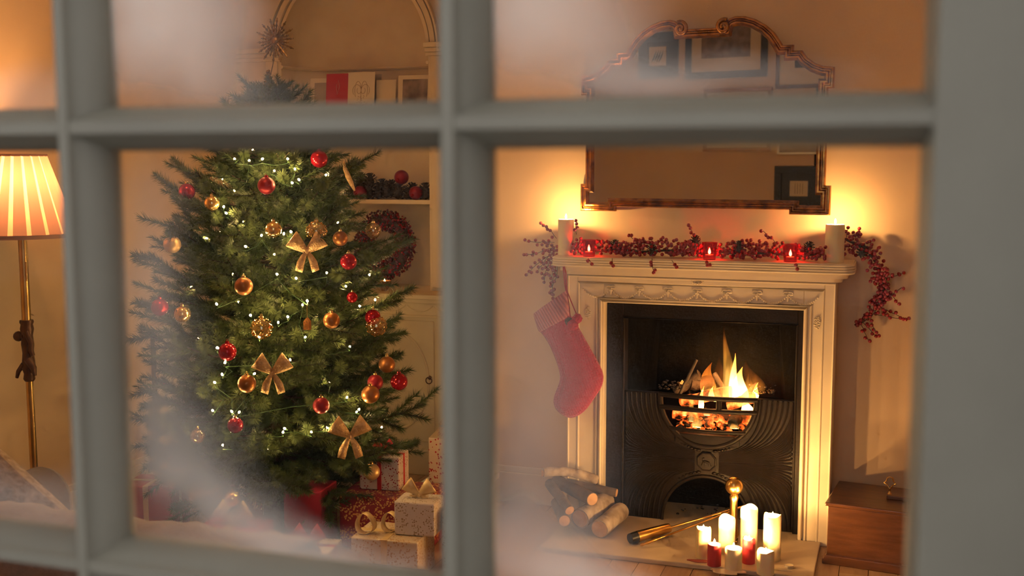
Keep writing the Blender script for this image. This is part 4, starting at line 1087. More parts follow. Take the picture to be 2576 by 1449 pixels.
b = MB(); b.tube([dv * t_ for t_ in (0, 0.02, 0.05, 0.08, 0.12, 0.15, 0.18, 0.21)], [0.004, 0.008, 0.005, 0.009, 0.006, 0.009, 0.006, 0.0045], 12); b.build('handle', 'brass', PK, smooth=0.9)

# log pile
LG = []
def wood_log(lab, a, c, r, bark, cut=True, seed=0, bend=0.0):
    a = Vector(a); c = Vector(c); rr = random.Random(seed); n_ = 9; rs = [r * rr.uniform(0.95, 1.05) for _ in range(n_)]
    t = thing('firewood_log', lab, 'log', tuple(a), group='logs stacked on the hearth')
    dv = c - a; sd = dv.cross(Vector((0, 0, 1))).normalized() if abs(dv.normalized().z) < 0.95 else Vector((1, 0, 0))
    pts = [dv * (i / (n_ - 1)) + Vector((0, 0, 1)) * bend * math.sin(PI * i / (n_ - 1)) for i in range(n_)]
    b = MB(); b.tube(pts, rs, 18); b.build('bark', bark, t, smooth=1.0)
    e = dv.normalized()
    for q, s in ((pts[0], -1), (pts[-1], 1)):
        b = MB(); b.tube([q - e * 0.002 * s, q + e * 0.0015 * s], [r * 0.90, r * 0.88], 18); b.build('cut_face', 'cut_wood', t)
    return t
L = lambda u, v, Y: at(u, v, Y)
def flog(lab, u0, v0, Y0, u1, v1, Y1, rpx, bark, seed, bend=0.0):
    a, c = at(u0, v0, Y0), at(u1, v1, Y1); r_ = rpx / 510.0
    a.z = max(a.z, HZT + r_ + 0.001); c.z = max(c.z, HZT + r_ + 0.001)
    wood_log(lab, a, c, r_, bark, seed=seed, bend=bend)
flog('pale barked log with its cut end toward the brass blowpipe', 1508, 1333, -0.50, 1562, 1285, -0.24, 23, 'bark_pale', 1)
flog('pale log lying under the pile end beside the front log', 1459, 1305, -0.48, 1525, 1258, -0.22, 24, 'bark_pale', 2)
flog('thick dark log in the middle of the pile pointing down at the hearth', 1490, 1256, -0.46, 1400, 1210, -0.22, 17, 'bark_dark', 3)
flog('thin dark log leaning down the outer side of the log pile', 1433, 1284, -0.54, 1382, 1215, -0.38, 13, 'bark_dark', 4)
flog('dark log across the back with a bright orange cut end', 1551, 1240, -0.235, 1425, 1214, -0.225, 11, 'bark_dark', 5)
flog('grey branch log lying on top of the whole pile', 1366, 1188, -0.42, 1500, 1207, -0.26, 12, 'bark_pale', 6, 0.02)
flog('dark log low at the bottom of the pile by the floor', 1420, 1310, -0.55, 1400, 1265, -0.30, 15, 'bark_dark', 7)

# wooden chest
CH = thing('wooden_chest', 'polished dark wooden chest on the floor beside the fireplace', 'chest', (0.868, -0.277, 0.0), (0, 0, -0.116))
hw, hd = 0.36, 0.185
box_part('body', 'chest_wood', CH, -hw, hw, -hd, hd, 0.035, 0.265, 0.003)
b = MB(); b.prism([(-hw - 0.016, 0), (hw + 0.016, 0), (hw + 0.016, 0.022), (hw + 0.004, 0.042), (-hw - 0.004, 0.042), (-hw - 0.016, 0.022)], -hd - 0.025, hd + 0.01); b.build('plinth', 'chest_wood', CH, bevel=0.003)
b = MB(); b.bx(-hw - 0.012, hw + 0.012, -hd - 0.014, hd + 0.005, 0.268, 0.285); lid = b.build('lid', 'chest_wood', CH, bevel=0.005)
box_part('handle_block', 'chest_wood', lid, -0.125, 0.125, -0.030, 0.030, 0.285, 0.303, 0.003)
b = MB(); b.lathe([(0.010, 0), (0.006, 0.006), (0.004, 0.022), (0.006, 0.026)], 14); o = b.build('knob_stem', 'brass', lid, loc=(-0.115 + 0.0, 0.0, 0.303), smooth=0.8)
b = MB()
dm = [(0, 0.0), (0.012, 0.018), (0.026, 0.028), (0.016, 0.036), (0.012, 0.052), (0, 0.058), (-0.012, 0.052), (-0.016, 0.036), (-0.026, 0.028), (-0.012, 0.018)]
b.tube([(x, 0, z) for x, z in dm], 0.003, 8, closed=True); b.build('loop_handle', 'brass', lid, loc=(-0.115, 0.0, 0.326), smooth=1)

# ================================================================== ALCOVE CABINET
UC = thing('alcove_cabinet', 'cream painted built-in cupboard in the alcove behind the tree', 'cabinet', ((XL + BX0) / 2, 0.4, 0))
cx0, cx1 = XL + 0.004 - UC.location.x, BX0 - 0.004 - UC.location.x
YC = 0.32 - 0.4
def cp(name, x0, x1, y0, y1, z0, z1, parent=UC, m='unit_paint', bevel=0.004): return box_part(name, m, parent, x0, x1, y0, y1, z0, z1, bevel)
cp('body', cx0, cx1, YC, 0.098, 0.0, 1.02)
cp('plinth', cx0, cx1, YC - 0.015, YC + 0.01, 0.0, 0.15)
cp('worktop', cx0, cx1, YC - 0.045, 0.099, 1.045, 1.072)
cp('cornice', cx0, cx1, YC - 0.030, YC + 0.02, 1.02, 1.045)
cp('frieze', cx0, cx1, YC - 0.010, YC + 0.01, 0.945, 1.02); cp('moulding', cx0, cx1, YC - 0.018, YC + 0.01, 0.935, 0.948)
for q in range(9):
    b = MB(); xa = cx0 + 0.08 + q * 0.17
    b.tube([(xa + 0.16 * t, YC - 0.011, 1.005 - 0.035 * (1 - (2 * t - 1) ** 2)) for t in [i / 10 for i in range(11)]], 0.004, 6); b.build('swag', 'unit_paint', UC, smooth=1)
ux = UC.location.x
for x0, x1, hx in ((-2.30, -1.762, -1.79), (-2.96, -2.42, -2.45)):
    d_ = cp('door', x0 - ux, x1 - ux, YC - 0.008, YC + 0.008, 0.20, 0.915)
    b = MB(); xc_, zc_ = (x0 + x1) / 2 - ux, 0.5575
    b.tube([(xc_ + 0.235 * math.cos(a), YC - 0.009, zc_ + 0.30 * math.sin(a)) for a in [2 * PI * i / 48 for i in range(48)]], 0.007, 8, closed=True); b.build('oval_moulding', 'unit_paint', d_, smooth=1)
    b = MB(); b.lathe([(0.013, 0), (0.012, 0.004), (0.005, 0.008), (0.006, 0.016), (0.001, 0.019)], 14)
    hn = b.build('handle', 'bronze', d_, loc=(hx - ux, YC - 0.008, 0.585), rot=(PI / 2, 0, 0), smooth=0.8)
    b = MB(); b.tube([(hx - ux + 0.019 * math.sin(a), YC - 0.020, 0.570 + 0.019 * math.cos(a)) for a in [2 * PI * i / 20 for i in range(20)]], 0.003, 6, closed=True); b.build('ring_pull', 'bronze', d_, smooth=1)
def niche_shelf(z, th=0.024):
    pts = [(NX + xx - ux, YB + ndepth(xx) - 0.002 - 0.4) for xx in [-math.cos(PI * i / 20) * (NR - 0.003) for i in range(21)]]
    n_ = len(pts); b = MB(); pts = [(-NR + 0.002 + NX - ux, 0.112)] + pts + [(NR - 0.002 + NX - ux, 0.112)]
    n_ = len(pts); b.add([(x, y, z - th) for x, y in pts] + [(x, y, z) for x, y in pts], [tuple(range(n_)), tuple(reversed(range(n_, 2 * n_)))] + [(i, i + n_, (i + 1) % n_ + n_, (i + 1) % n_) for i in range(n_)])
    b.build('shelf', 'unit_paint', UC)
SH1, SH2 = 2.080, 1.606
niche_shelf(SH1); niche_shelf(SH2)

# cards on the upper shelf
def card(name, lab, cat, u0, u1, vt, Y, m, tilt=0.10, thick=0.003, rz=0.0):
    a = at(u0, vt, Y); c = at(u1, vt, Y); w_ = abs(c.x - a.x); h_ = (a.z + c.z) / 2 - SH1
    t = thing(name, lab, cat, ((a.x + c.x) / 2, Y, SH1 + 0.0005), (-tilt, 0, rz), group='cards on the upper shelf')
    b = MB(); b.bx(-w_ / 2, w_ / 2, 0, thick, 0, h_); b.build('sheet', m, t)
    return t, w_, h_
t, w_, h_ = card('greeting_card', 'white edged card with grey picture beside the red card', 'card', 776, 822, 196, 0.585, 'card_white')
box_part('picture', 'card_grey', t, -w_ / 2 + 0.03, w_ / 2, -0.0015, 0, 0.0, h_ - 0.028)
t, w_, h_ = card('greeting_card', 'plain red greeting card on the arched niche shelf', 'card', 816, 873, 184, 0.575, 'card_red')
b = MB(); b.tube([(0.0, -0.001, h_ * 0.55), (0.014, -0.001, h_ * 0.72), (0.006, -0.001, h_ * 0.86), (-0.008, -0.001, h_ * 0.74)], 0.0008, 5, closed=True); b.build('printed_motif', 'card_white', t)
t, w_, h_ = card('greeting_card', 'tall cream card printed with a curled ribbon and lettering', 'card', 871, 938, 180, 0.560, 'card_white')
b = MB(); zc_ = h_ * 0.62
for s in (-1, 1):
    for k_, (rx, rz) in enumerate(((0.045, 0.035), (0.034, 0.055), (0.022, 0.02))):
        b.tube([(s * rx * (1 - math.cos(a)) * 0.62, -0.001, zc_ + rz * math.sin(a) * (1 if k_ != 2 else -1)) for a in [PI * 1.25 * i / 14 for i in range(15)]], 0.0012, 5)
b.tube([(0, -0.001, zc_), (0, -0.001, zc_ - 0.10)], 0.0014, 5); b.build('ribbon_print', 'card_ink', t)
b = MB(); rr = random.Random(4)
for q in range(26):
    b.ico((rr.uniform(-0.028, 0.028), -0.0005, zc_ - 0.03 - rr.uniform(0, 0.07)), 0.0022, 1, sc=(1.4, 0.3, 1))
b.build('parcel_print', 'card_ink', t, fix=False)
fc = bpy.data.curves.new('card_lettering', 'FONT'); fc.body = 'Christmas Time'; fc.size = 0.024; fc.align_x = 'CENTER'; fc.extrude = 0.0003; fc.materials.append(M['card_ink'])
tmp = bpy.data.objects.new('lettering_curve', fc); COL.objects.link(tmp); bpy.context.view_layer.update()
lm = bpy.data.meshes.new_from_object(tmp.evaluated_get(bpy.context.evaluated_depsgraph_get())); bpy.data.objects.remove(tmp)
fo = bpy.data.objects.new('lettering', lm); COL.objects.link(fo); fo.parent = t; fo.location = (0, -0.001, h_ * 0.285); fo.rotation_euler = (PI / 2, 0, 0)
t, w_, h_ = card('greeting_card', 'small plain cream card beside the framed photograph', 'card', 943, 992, 200, 0.600, 'card_cream')
t, w_, h_ = card('photo_frame', 'cream mounted dark photograph standing at the niche edge', 'photo', 998, 1077, 188, 0.550, 'card_cream', thick=0.008)
box_part('print', 'photo_print', t, -w_ / 2 + 0.030, w_ / 2 - 0.012, -0.002, 0.001, 0.03, h_ - 0.024)
t, w_, h_ = card('greeting_card', 'white card half hidden behind the ribbon card', 'card', 925, 955, 186, 0.635, 'card_grey')

# pine cones and baubles on the lower shelf
c_big = cone_mesh(0.10, 0.045, 3); c_mid = cone_mesh(0.075, 0.036, 5)
def sit_cone(u, v, Y, me, lab, lift=0.0, rx=0.0):
    p = at(u, v, Y); z = SH2 + lift
    o = put('pine_cone', me, None, loc=(p.x, Y, z), rot=(rx, rx * 0.4, rx * 2)); tag(o, lab, 'pine cone', 'pine cones on the lower niche shelf'); return o
for i, (u, Y, me, lift, lab) in enumerate([(905, 0.66, c_big, 0.06, 'large dark pine cone heaped high beside the tree ribbon'), (932, 0.64, c_big, 0.055, 'large dark pine cone second in the heaped row'), (925, 0.58, c_big, 0.0, 'dark pine cone low beside the first shelf bauble'),
                                     (950, 0.60, c_big, 0.0, 'dark pine cone in the middle of the niche shelf'), (972, 0.62, c_big, 0.005, 'dark pine cone under the top shelf bauble on its tree side'), (1000, 0.62, c_big, 0.0, 'dark pine cone carrying the top red shelf bauble'),
                                     (1022, 0.60, c_mid, 0.0, 'small pine cone between two shelf baubles'), (1071, 0.575, c_big, 0.0, 'dark pine cone at the outer end of the niche shelf'), (885, 0.62, c_big, 0.0, 'dark pine cone partly behind the tree on the shelf'),
                                     (918, 0.70, c_big, 0.02, 'dark pine cone at the back of the heap behind the high ones'), (962, 0.69, c_big, 0.02, 'dark pine cone at the back of the shelf near its middle'), (985, 0.69, c_big, 0.015, 'dark pine cone at the back behind the raised red bauble'), (1033, 0.66, c_big, 0.0, 'dark pine cone behind the small cone on the shelf'), (1058, 0.63, c_mid, 0.0, 'small dark pine cone behind the outer shelf bauble')]):
    sit_cone(u, 500, Y, me, lab, lift, 0.25 * ((i % 3) - 1) * (1 if lift == 0 else 0.6))

def bauble_meshes(r):
    b = MB(); n_ = 14
    b.lathe([(r * math.sin(PI * i / n_) if 0 < i < n_ else 0.0004, -r * math.cos(PI * i / n_)) for i in range(n_ + 1)], 24); return b
def bauble(lab, loc, r, m, group, cap='cap_gold', up=True, glitter=False, shiny_inner=False):
    t = thing('bauble', lab, 'bauble', tuple(loc), group=group)
    bauble_meshes(r).build('ball', m, t, smooth=4)
    b = MB(); b.lathe([(r * 0.22, r * 0.95), (r * 0.22, r * 1.16), (r * 0.15, r * 1.18), (0.0005, r * 1.18)], 12); c_ = b.build('cap', cap, t, smooth=0.8)
    b = MB(); b.tube([(r * 0.10 * math.cos(a), 0, r * 1.26 + r * 0.10 * math.sin(a)) for a in [2 * PI * i / 10 for i in range(10)]], r * 0.025, 5, closed=True); b.build('loop', cap, c_, smooth=1)
    if glitter:
        g_ = MB(); rr = random.Random(int(loc[0] * 1000))
        for q in range(120):
            a, zz = rr.uniform(0, 2 * PI), rr.uniform(-1, 1); s_ = math.sqrt(1 - zz * zz)
            g_.ico((r * s_ * math.cos(a), r * s_ * math.sin(a), r * zz), r * rr.uniform(0.03, 0.085), 1)
        o = g_.build('glitter', 'glitter', t, fix=False); o['kind'] = 'stuff'
    return t
for u, v, Y, lab in [(906, 485, 0.535, 'red bauble on the niche shelf under the hanging ribbon'), (1010, 446, 0.60, 'red bauble raised on top of the shelf pine cones'), (1046, 482, 0.545, 'red bauble near the outer end of the niche shelf')]:
    p = at(u, v, Y); r_ = 0.041 if v != 446 else 0.044
    if v != 446: p.z = SH2 + r_
    t = bauble(lab, p, r_, 'bauble_red_matte', 'red baubles on the niche shelf', 'bauble_red'); t.rotation_euler = (1.9, 0.5, 0)

# wreath
p = at(967, 617, 0.60)
WR = thing('berry_wreath', 'round dark berry wreath standing on the cupboard in the niche', 'wreath', (p.x, 0.60, p.z), (-0.10, 0, 0))
R0, r0 = 0.138, 0.064
b = MB(); b.tube([(R0 * math.cos(a), 0, R0 * 1.12 * math.sin(a)) for a in [2 * PI * i / 30 for i in range(30)]], r0 * 0.55, 8, closed=True); b.build('ring', 'twig', WR, smooth=1)
rw = random.Random(8); b = MB(); b2 = MB(); bt = MB()
for q in range(1700):
    a = rw.uniform(0, 2 * PI); ph = rw.uniform(0, 2 * PI); rr = r0 * rw.uniform(0.62, 1.05)
    c_ = Vector(((R0 + rr * math.cos(ph)) * math.cos(a), -rr * math.sin(ph) * 0.8, (R0 * 1.12 + rr * math.cos(ph)) * math.sin(a)))
    if q % 4 == 3:
        d_ = Vector((rw.uniform(-1, 1), rw.uniform(-1, 0.3), rw.uniform(-1, 1))).normalized(); bt.tube([c_, c_ + d_ * 0.024], [0.0022, 0.0008], 4)
    else: (b if q % 3 else b2).ico(c_, rw.uniform(0.0055, 0.009), 1)
for bb, nm, mm in ((b, 'red_berries', 'berry_dark'), (b2, 'dark_berries', 'berry_red'), (bt, 'sprigs', 'needles_dark')):
    o = bb.build(nm, mm, WR, smooth=1, fix=False); o['kind'] = 'stuff'
# small candle glimpsed on the cupboard beside the wreath
p = at(967, 712, 0.40)
t = thing('candle_bowl', 'small copper bowl with lit candle on the cupboard beneath the wreath', 'candle holder', (p.x, 0.40, 1.0725))
b = MB(); b.lathe([(0.018, 0), (0.020, 0.006), (0.040, 0.045), (0.042, 0.060), (0.038, 0.060), (0.034, 0.042), (0.0005, 0.012)], 20); b.build('bowl', 'bauble_copper', t, smooth=0.9)
b = MB(); b.lathe([(0.024, 0.0), (0.024, 0.022), (0.0005, 0.022)], 16); b.build('wax', 'ivory_wax', t, loc=(0, 0, 0.018), smooth=0.8)
wick_flame(t, 0.040, 0.026, 'flame_candle', 0.12, 0.006)

# radiator on the wall behind the tree
RD = thing('radiator_cover', 'white slotted radiator cover against the wall behind the tree', 'radiator', (XL, -0.08, 0))
def rdp(n_, y0, y1, z0, z1, x0=0.0, x1=0.06): return box_part(n_, 'white_metal', RD, x0, x1, y0, y1, z0, z1, 0.004)
ry0, ry1 = -0.29, 0.29
rdp('top', ry0 - 0.008, ry1 + 0.008, 0.895, 0.915, 0.0, 0.07)
for z0, z1 in ((0.0, 0.10), (0.42, 0.48), (0.63, 0.655), (0.80, 0.895)): rdp('rail', ry0, ry1, z0, z1, 0.03, 0.06)
yy = ry0
while yy < ry1 - 0.03:
    rdp('slat', yy, yy + 0.047, 0.10, 0.80, 0.036, 0.056); yy += 0.066
b = MB(); b.bx(0.005, 0.02, ry0, ry1, 0.05, 0.85); b.build('back', 'dark_gap', RD)

# ================================================================== CHRISTMAS TREE
TX, TY = -2.17, -0.75
RZ = [(0.20, 0.50), (0.34, 0.64), (0.50, 0.74), (0.67, 0.70), (0.96, 0.65), (1.25, 0.61), (1.41, 0.58), (1.68, 0.47), (1.85, 0.37), (2.05, 0.19), (2.22, 0.05)]
def tree_r(z):
    if z <= RZ[0][0]: return RZ[0][1]
    for (z0, r0_), (z1, r1_) in zip(RZ, RZ[1:]):
        if z <= z1: return r0_ + (r1_ - r0_) * (z - z0) / (z1 - z0)
    return RZ[-1][1]
TR = thing('christmas_tree', 'bushy green christmas tree with lights standing before the alcove', 'tree', (TX, TY, 0))
b = MB(); b.tube([(0, 0, 0.10), (0.005, 0, 0.6), (-0.004, 0, 1.2), (0, 0, 1.8), (0, 0, 2.2)], [0.035, 0.030, 0.022, 0.013, 0.006], 10); b.build('trunk', 'trunk_bark', TR, smooth=1)
b = MB(); b.lathe([(0.15, 0), (0.16, 0.01), (0.12, 0.16), (0.11, 0.16), (0.10, 0.10), (0.0005, 0.10)], 24); b.build('stand', 'black_metal', TR, smooth=0.8)
def brush(mb, p0, p1, rt, nl, dens, m_needle, m_stem=1):
    """a bottle-brush twig: stem with needles all round, leaning to the tip"""
    p0 = Vector(p0); p1 = Vector(p1); ax = (p1 - p0); Ln = ax.length; ax.normalize()
    u = ax.cross(Vector((0, 0, 1)));
    if u.length < 0.1: u = ax.cross(Vector((0, 1, 0)))
    u.normalize(); w = ax.cross(u)
    mb.tube([p0, p1], [0.0026, 0.0012], 4, mi=m_stem, cap=False)
    n_ = int(Ln * dens)
    vs = []; fs = []
    for i in range(n_):
        t = rt.random(); a = rt.uniform(0, 2 * PI); q = p0 + ax * (Ln * t); ln = nl * rt.uniform(0.75, 1.15) * (1.0 if t < 0.9 else 0.8)
        lean = rt.uniform(0.55, 1.0) if t < 0.93 else rt.uniform(0.9, 2.6)
        rad = u * math.cos(a) + w * math.sin(a); d = (rad + ax * lean).normalized(); sd = ax.cross(rad) * 0.0019
        tip = q + d * ln + Vector((0, 0, -0.0015)); k_ = len(vs)
        vs += [q - sd, q + sd, tip]; fs.append((k_, k_ + 1, k_ + 2))
    mb.add(vs, fs, 0)
def branch_mesh(Ln, seed):
    rt = random.Random(seed); mb = MB()
    def cen(t): return Vector((Ln * t, 0.02 * math.sin(3 * t + seed), Ln * (-0.10 * math.sin(PI * t) + 0.06 * t * t)))
    pts = [cen(i / 6) for i in range(7)]
    mb.tube(pts, [0.006 - 0.0035 * i / 6 for i in range(7)], 5, mi=1)
    for i in range(2, 6): brush(mb, pts[i], pts[i + 1], rt, 0.042, 1500, 0)
    nt_ = max(3, int(round(Ln * 14)))
    for i in range(nt_):
        t = 0.26 + 0.66 * i / max(1, nt_ - 1); s = 1 if i % 2 else -1
        ln = min(0.26, 0.13 + Ln * 0.20) * (1 - 0.40 * t) * rt.uniform(0.8, 1.15); a = s * math.radians(rt.uniform(26, 52))
        d = Vector((math.cos(a), math.sin(a), rt.uniform(-0.22, 0.42))).normalized()
        p = cen(t); brush(mb, p, p + d * ln, rt, 0.044, 1500, 0)
    me = mb.mesh('branch', ['needles', 'twig'])
    return me
rtree = random.Random(77)
classes = [0.14, 0.24, 0.36, 0.48, 0.60, 0.72]
bm_ = {c: [branch_mesh(c, 100 + i * 7 + k_) for k_ in range(3)] for i, c in enumerate(classes)}
NB = 255
ga = 2.39996
for i in range(NB):
    t = (i + 0.5) / NB
    z = 0.24 + (2.16 - 0.24) * (1 - (1 - t) ** 0.80) if False else 0.24 + 1.92 * (t ** 1.12)
    az = i * ga + rtree.uniform(-0.25, 0.25)
    R_ = tree_r(z) * rtree.uniform(0.76, 1.06)
    if i % 3 == 0: R_ *= 0.72
    c = min(classes, key=lambda q: abs(q - R_)); sc = R_ / c
    el = math.radians(rtree.uniform(-4, 16)) + 0.5 * (z / 2.2) ** 2
    if z < 0.5: el -= math.radians(rtree.uniform(4, 16))
    o = put('branch', rtree.choice(bm_[c]), TR, loc=(0, 0, z - R_ * math.sin(el) * 0.4), rot=Euler((rtree.uniform(-0.5, 0.5), -el, az), 'XYZ'))
    o.scale = (sc, max(0.8, min(1.1, sc)), max(0.8, min(1.1, sc)))
# leader wrapped at the top
b = MB(); rt = random.Random(2); brush(b, (0, 0, 2.10), (0, 0, 2.22), rt, 0.03, 900, 0); b.build('leader', ['needles', 'twig'], TR, fix=False)
b = MB(); pts = []
for i in range(60):
    t = i / 59; r_ = 0.042 * (1 - t) + 0.006; pts.append((r_ * math.cos(t * 9 * 2 * PI), r_ * math.sin(t * 9 * 2 * PI), 2.12 + 0.15 * t))
b.tube(pts, 0.0058, 6); b.build('top_coil', 'star_gold', TR, smooth=1)

# starburst topper
p = at(692, 102, TY)
SB = thing('star_topper', 'dark gold starburst topper above the tree tip', 'tree topper', tuple(p), (0, 0, -0.05))
vs, fs = ICO(2); b = MB(); b.ico((0, 0, 0), 0.022, 2, sc=(1, 0.6, 1)); b.build('hub', 'star_gold', SB, smooth=4, fix=False)
for i in range(28):
    a = 2 * PI * i / 28 + 0.05; ln = 0.108 if i % 2 == 0 else 0.080; d = Vector((math.cos(a), 0.06 * ((i % 3) - 1), math.sin(a))); b = MB()
    n_ = 13; b.tube([d * (0.018 + (ln - 0.018) * k_ / (n_ - 1)) for k_ in range(n_)], [0.0026 + (0.0042 if k_ % 3 == 1 else 0.0010) * (1 if k_ < 11 else 0.4) for k_ in range(n_)], 5); b.build('ray', 'star_gold', SB, smooth=1)
b = MB(); b.tube([(0, 0, -0.02), (-0.012, 0, -0.10), (-0.030, 0, 2.25 - p.z)], 0.0022, 6); b.build('stem', 'star_gold', SB, smooth=1)

def on_tree(u, v, k=0.9):
    """the point where the line of sight of that pixel meets the tree's front surface"""
    d = (CF + CR * ((u - 1288) / FPX) - CU * ((v - 724.5) / FPX))
    best = None; t = 3.2
    for _ in range(600):
        q = CAM + d * t
        rr = math.hypot(q.x - TX, q.y - TY)
        if rr < tree_r(q.z) * k: return q
        if best is None or rr < best[0]: best = (rr, q.copy())
        t += 0.005
    return best[1]

# string of fairy lights
SL = thing('string_lights', 'string of small warm white lights wound round the christmas tree', 'lights', (TX, TY, 0.0))
LP = [(627, 404), (724, 400), (690, 430), (742, 425), (752, 452), (735, 460), (590, 400), (660, 400), (563, 520), (569, 536), (610, 557), (658, 592), (618, 620), (714, 588), (732, 583), (697, 690), (822, 686), (545, 765), (630, 793), (700, 811), (724, 797), (773, 757), (761, 767), (652, 848), (546, 875), (566, 912), (559, 942), (540, 962), (535, 1033), (583, 1035), (602, 1037), (712, 1087), (716, 1078), (783, 1087), (823, 1075), (849, 1067), (873, 1000), (903, 1030), (897, 1036), (768, 848), (880, 872), (690, 640), (850, 560), (585, 690), (480, 720), (905, 770), (640, 940), (760, 560), (800, 480), (590, 480), (520, 600), (830, 960), (687, 276), (640, 330), (735, 330), (960, 1075), (500, 850), (610, 830), (730, 905), (870, 720), (675, 1130), (560, 1120), (690, 760), (745, 700), (655, 520), (560, 450), (820, 440), (820, 800), (600, 760)]
b = MB(); b.ico((0, 0, 0), 0.0048, 1, sc=(1, 1, 1.5)); bulb_me = b.mesh('bulb', 'bulb_light', 4)
b = MB(); b.lathe([(0.003, 0), (0.0036, 0.004), (0.0036, 0.012), (0.0005, 0.012)], 6); hold_me = b.mesh('bulb_holder', 'bulb_holder')
pos = []
rl = random.Random(4)
for i, (u, v) in enumerate(LP):
    k_ = 0.98 if i < 41 else 0.52  # later bulbs are extras, set deep to light the tree's interior
    q = on_tree(u, v, k_) - SL.location; pos.append(q)
    bo = put('bulb', bulb_me, SL, loc=q, rot=(rl.uniform(-1, 1), rl.uniform(-1, 1), 0)); put('bulb_holder', hold_me, bo, loc=(0, 0, -0.017))
for i in range(16):   # lights on the far side of the tree
    z = 0.4 + 1.6 * i / 15; a = rl.uniform(0.1, PI - 0.1); q = Vector((tree_r(z) * 0.8 * math.cos(a), tree_r(z) * 0.8 * math.sin(a), z))
    bo = put('bulb', bulb_me, SL, loc=q); put('bulb_holder', hold_me, bo, loc=(0, 0, -0.017)); pos.append(q)
so = sorted(pos, key=lambda q: (round(q.z / 0.16), math.atan2(q.y, q.x)))
wp = []
for a_, c_ in zip(so, so[1:]):
    wp.append(a_ - Vector((0, 0, 0.02)))
    m_ = (a_ + c_) / 2; m_.z -= 0.03; r_ = math.hypot(m_.x, m_.y); f_ = 0.85 if r_ > 0.02 else 1
    wp.append(Vector((m_.x * f_, m_.y * f_, m_.z)))
b = MB(); b.tube(wp, 0.0014, 4); b.build('wire', 'bulb_holder', SL)

# baubles hung on the tree
GB = 'baubles hung on the christmas tree'
BB = [
    (803, 400, 22, 'bauble_red', 'red bauble nearest the top of the tree on its cupboard side', 1.05),
    (670, 467, 22, 'bauble_red_matte', 'dark red bauble in shade near the top middle of the tree', 1.0),
    (470, 482, 21, 'bauble_red', 'shiny red bauble at the upper branch tip on the lamp side', 1.0),
    (877, 658, 21, 'bauble_red', 'red bauble in front of the wreath side branches', 1.05),
    (402, 773, 22, 'bauble_red', 'dusky red bauble hanging lowest from the long branch on the lamp side', 1.0),
    (572, 885, 23, 'bauble_red', 'glossy red bauble among lights left of the lower gold bow', 1.02),
    (938, 798, 20, 'bauble_red', 'red bauble behind the large glittery bauble by the cupboard door', 1.0),
    (808, 1020, 21, 'bauble_red_matte', 'dark red bauble low on the middle of the tree', 1.05),
    (944, 962, 20, 'bauble_red_matte', 'red bauble half hidden behind the copper bauble near the door', 0.98),
    (1004, 960, 22, 'bauble_red', 'red bauble hanging free before the cupboard door', 1.0),
    (592, 1070, 20, 'bauble_red', 'red bauble low among the foggy branches', 1.02),
    (886, 748, 14, 'bauble_red', 'small red bauble peeping out below the wreath', 0.98),
    (533, 511, 19, 'bauble_gold', 'shiny gold bauble beside the upper red branch tip bauble', 1.02),
    (688, 577, 21, 'bauble_gold', 'gold bauble between two bright lights high on the tree', 1.04),
    (433, 615, 22, 'bauble_gold_matte', 'matte gold bauble hanging free on the lamp side of the tree', 1.0),
    (613, 720, 23, 'bauble_copper', 'copper bauble in the middle of the dark branches', 1.05),
    (459, 790, 21, 'bauble_gold', 'shiny gold bauble beside the lowest hanging red bauble', 1.0),
    (834, 806, 21, 'bauble_copper', 'copper gold bauble halfway up near the cupboard side', 1.04),
    (621, 965, 23, 'bauble_copper', 'matte copper bauble beside the lower gold bow', 1.06),
    (932, 992, 23, 'bauble_copper', 'matte copper bauble in front of the half hidden red bauble', 1.05),
    (973, 917, 21, 'bauble_copper', 'copper bauble tucked under a branch tip by the cupboard door', 0.98),
    (935, 1187, 21, 'bauble_gold_matte', 'pale gold bauble hanging lowest above the ribboned gift', 1.0),
    (856, 600, 19, 'bauble_copper', 'copper bauble half hidden beside the upper gold bow', 0.98),
    (585, 1255, 20, 'bauble_gold', 'pale gold bauble hanging over the gifts in the fog', 1.0),
    (939, 580, 20, 'bauble_clear', 'clear gold rimmed bauble hanging before the wreath', 1.0),
    (497, 1097, 19, 'bauble_clear', 'clear glass bauble low on the foggy side of the tree', 1.02),
    (796, 583, 26, 'bauble_clear', 'large glittery clear bauble above the upper gold bow', 1.06),
    (658, 826, 27, 'bauble_clear', 'large glittery clear bauble lit in the centre of the tree', 1.06),
    (947, 820, 26, 'bauble_clear', 'large glittery clear bauble hanging before the cupboard top', 1.02),
]
for u, v, rpx, m_, lab, k_ in BB:
    p = on_tree(u, v, k_)
    dist = (p - CAM).dot(CF)
    bauble(lab, p, rpx * dist / FPX, m_, GB, 'bauble_red' if 'red' in m_ and rpx > 21 else 'cap_gold', glitter=(rpx >= 26))

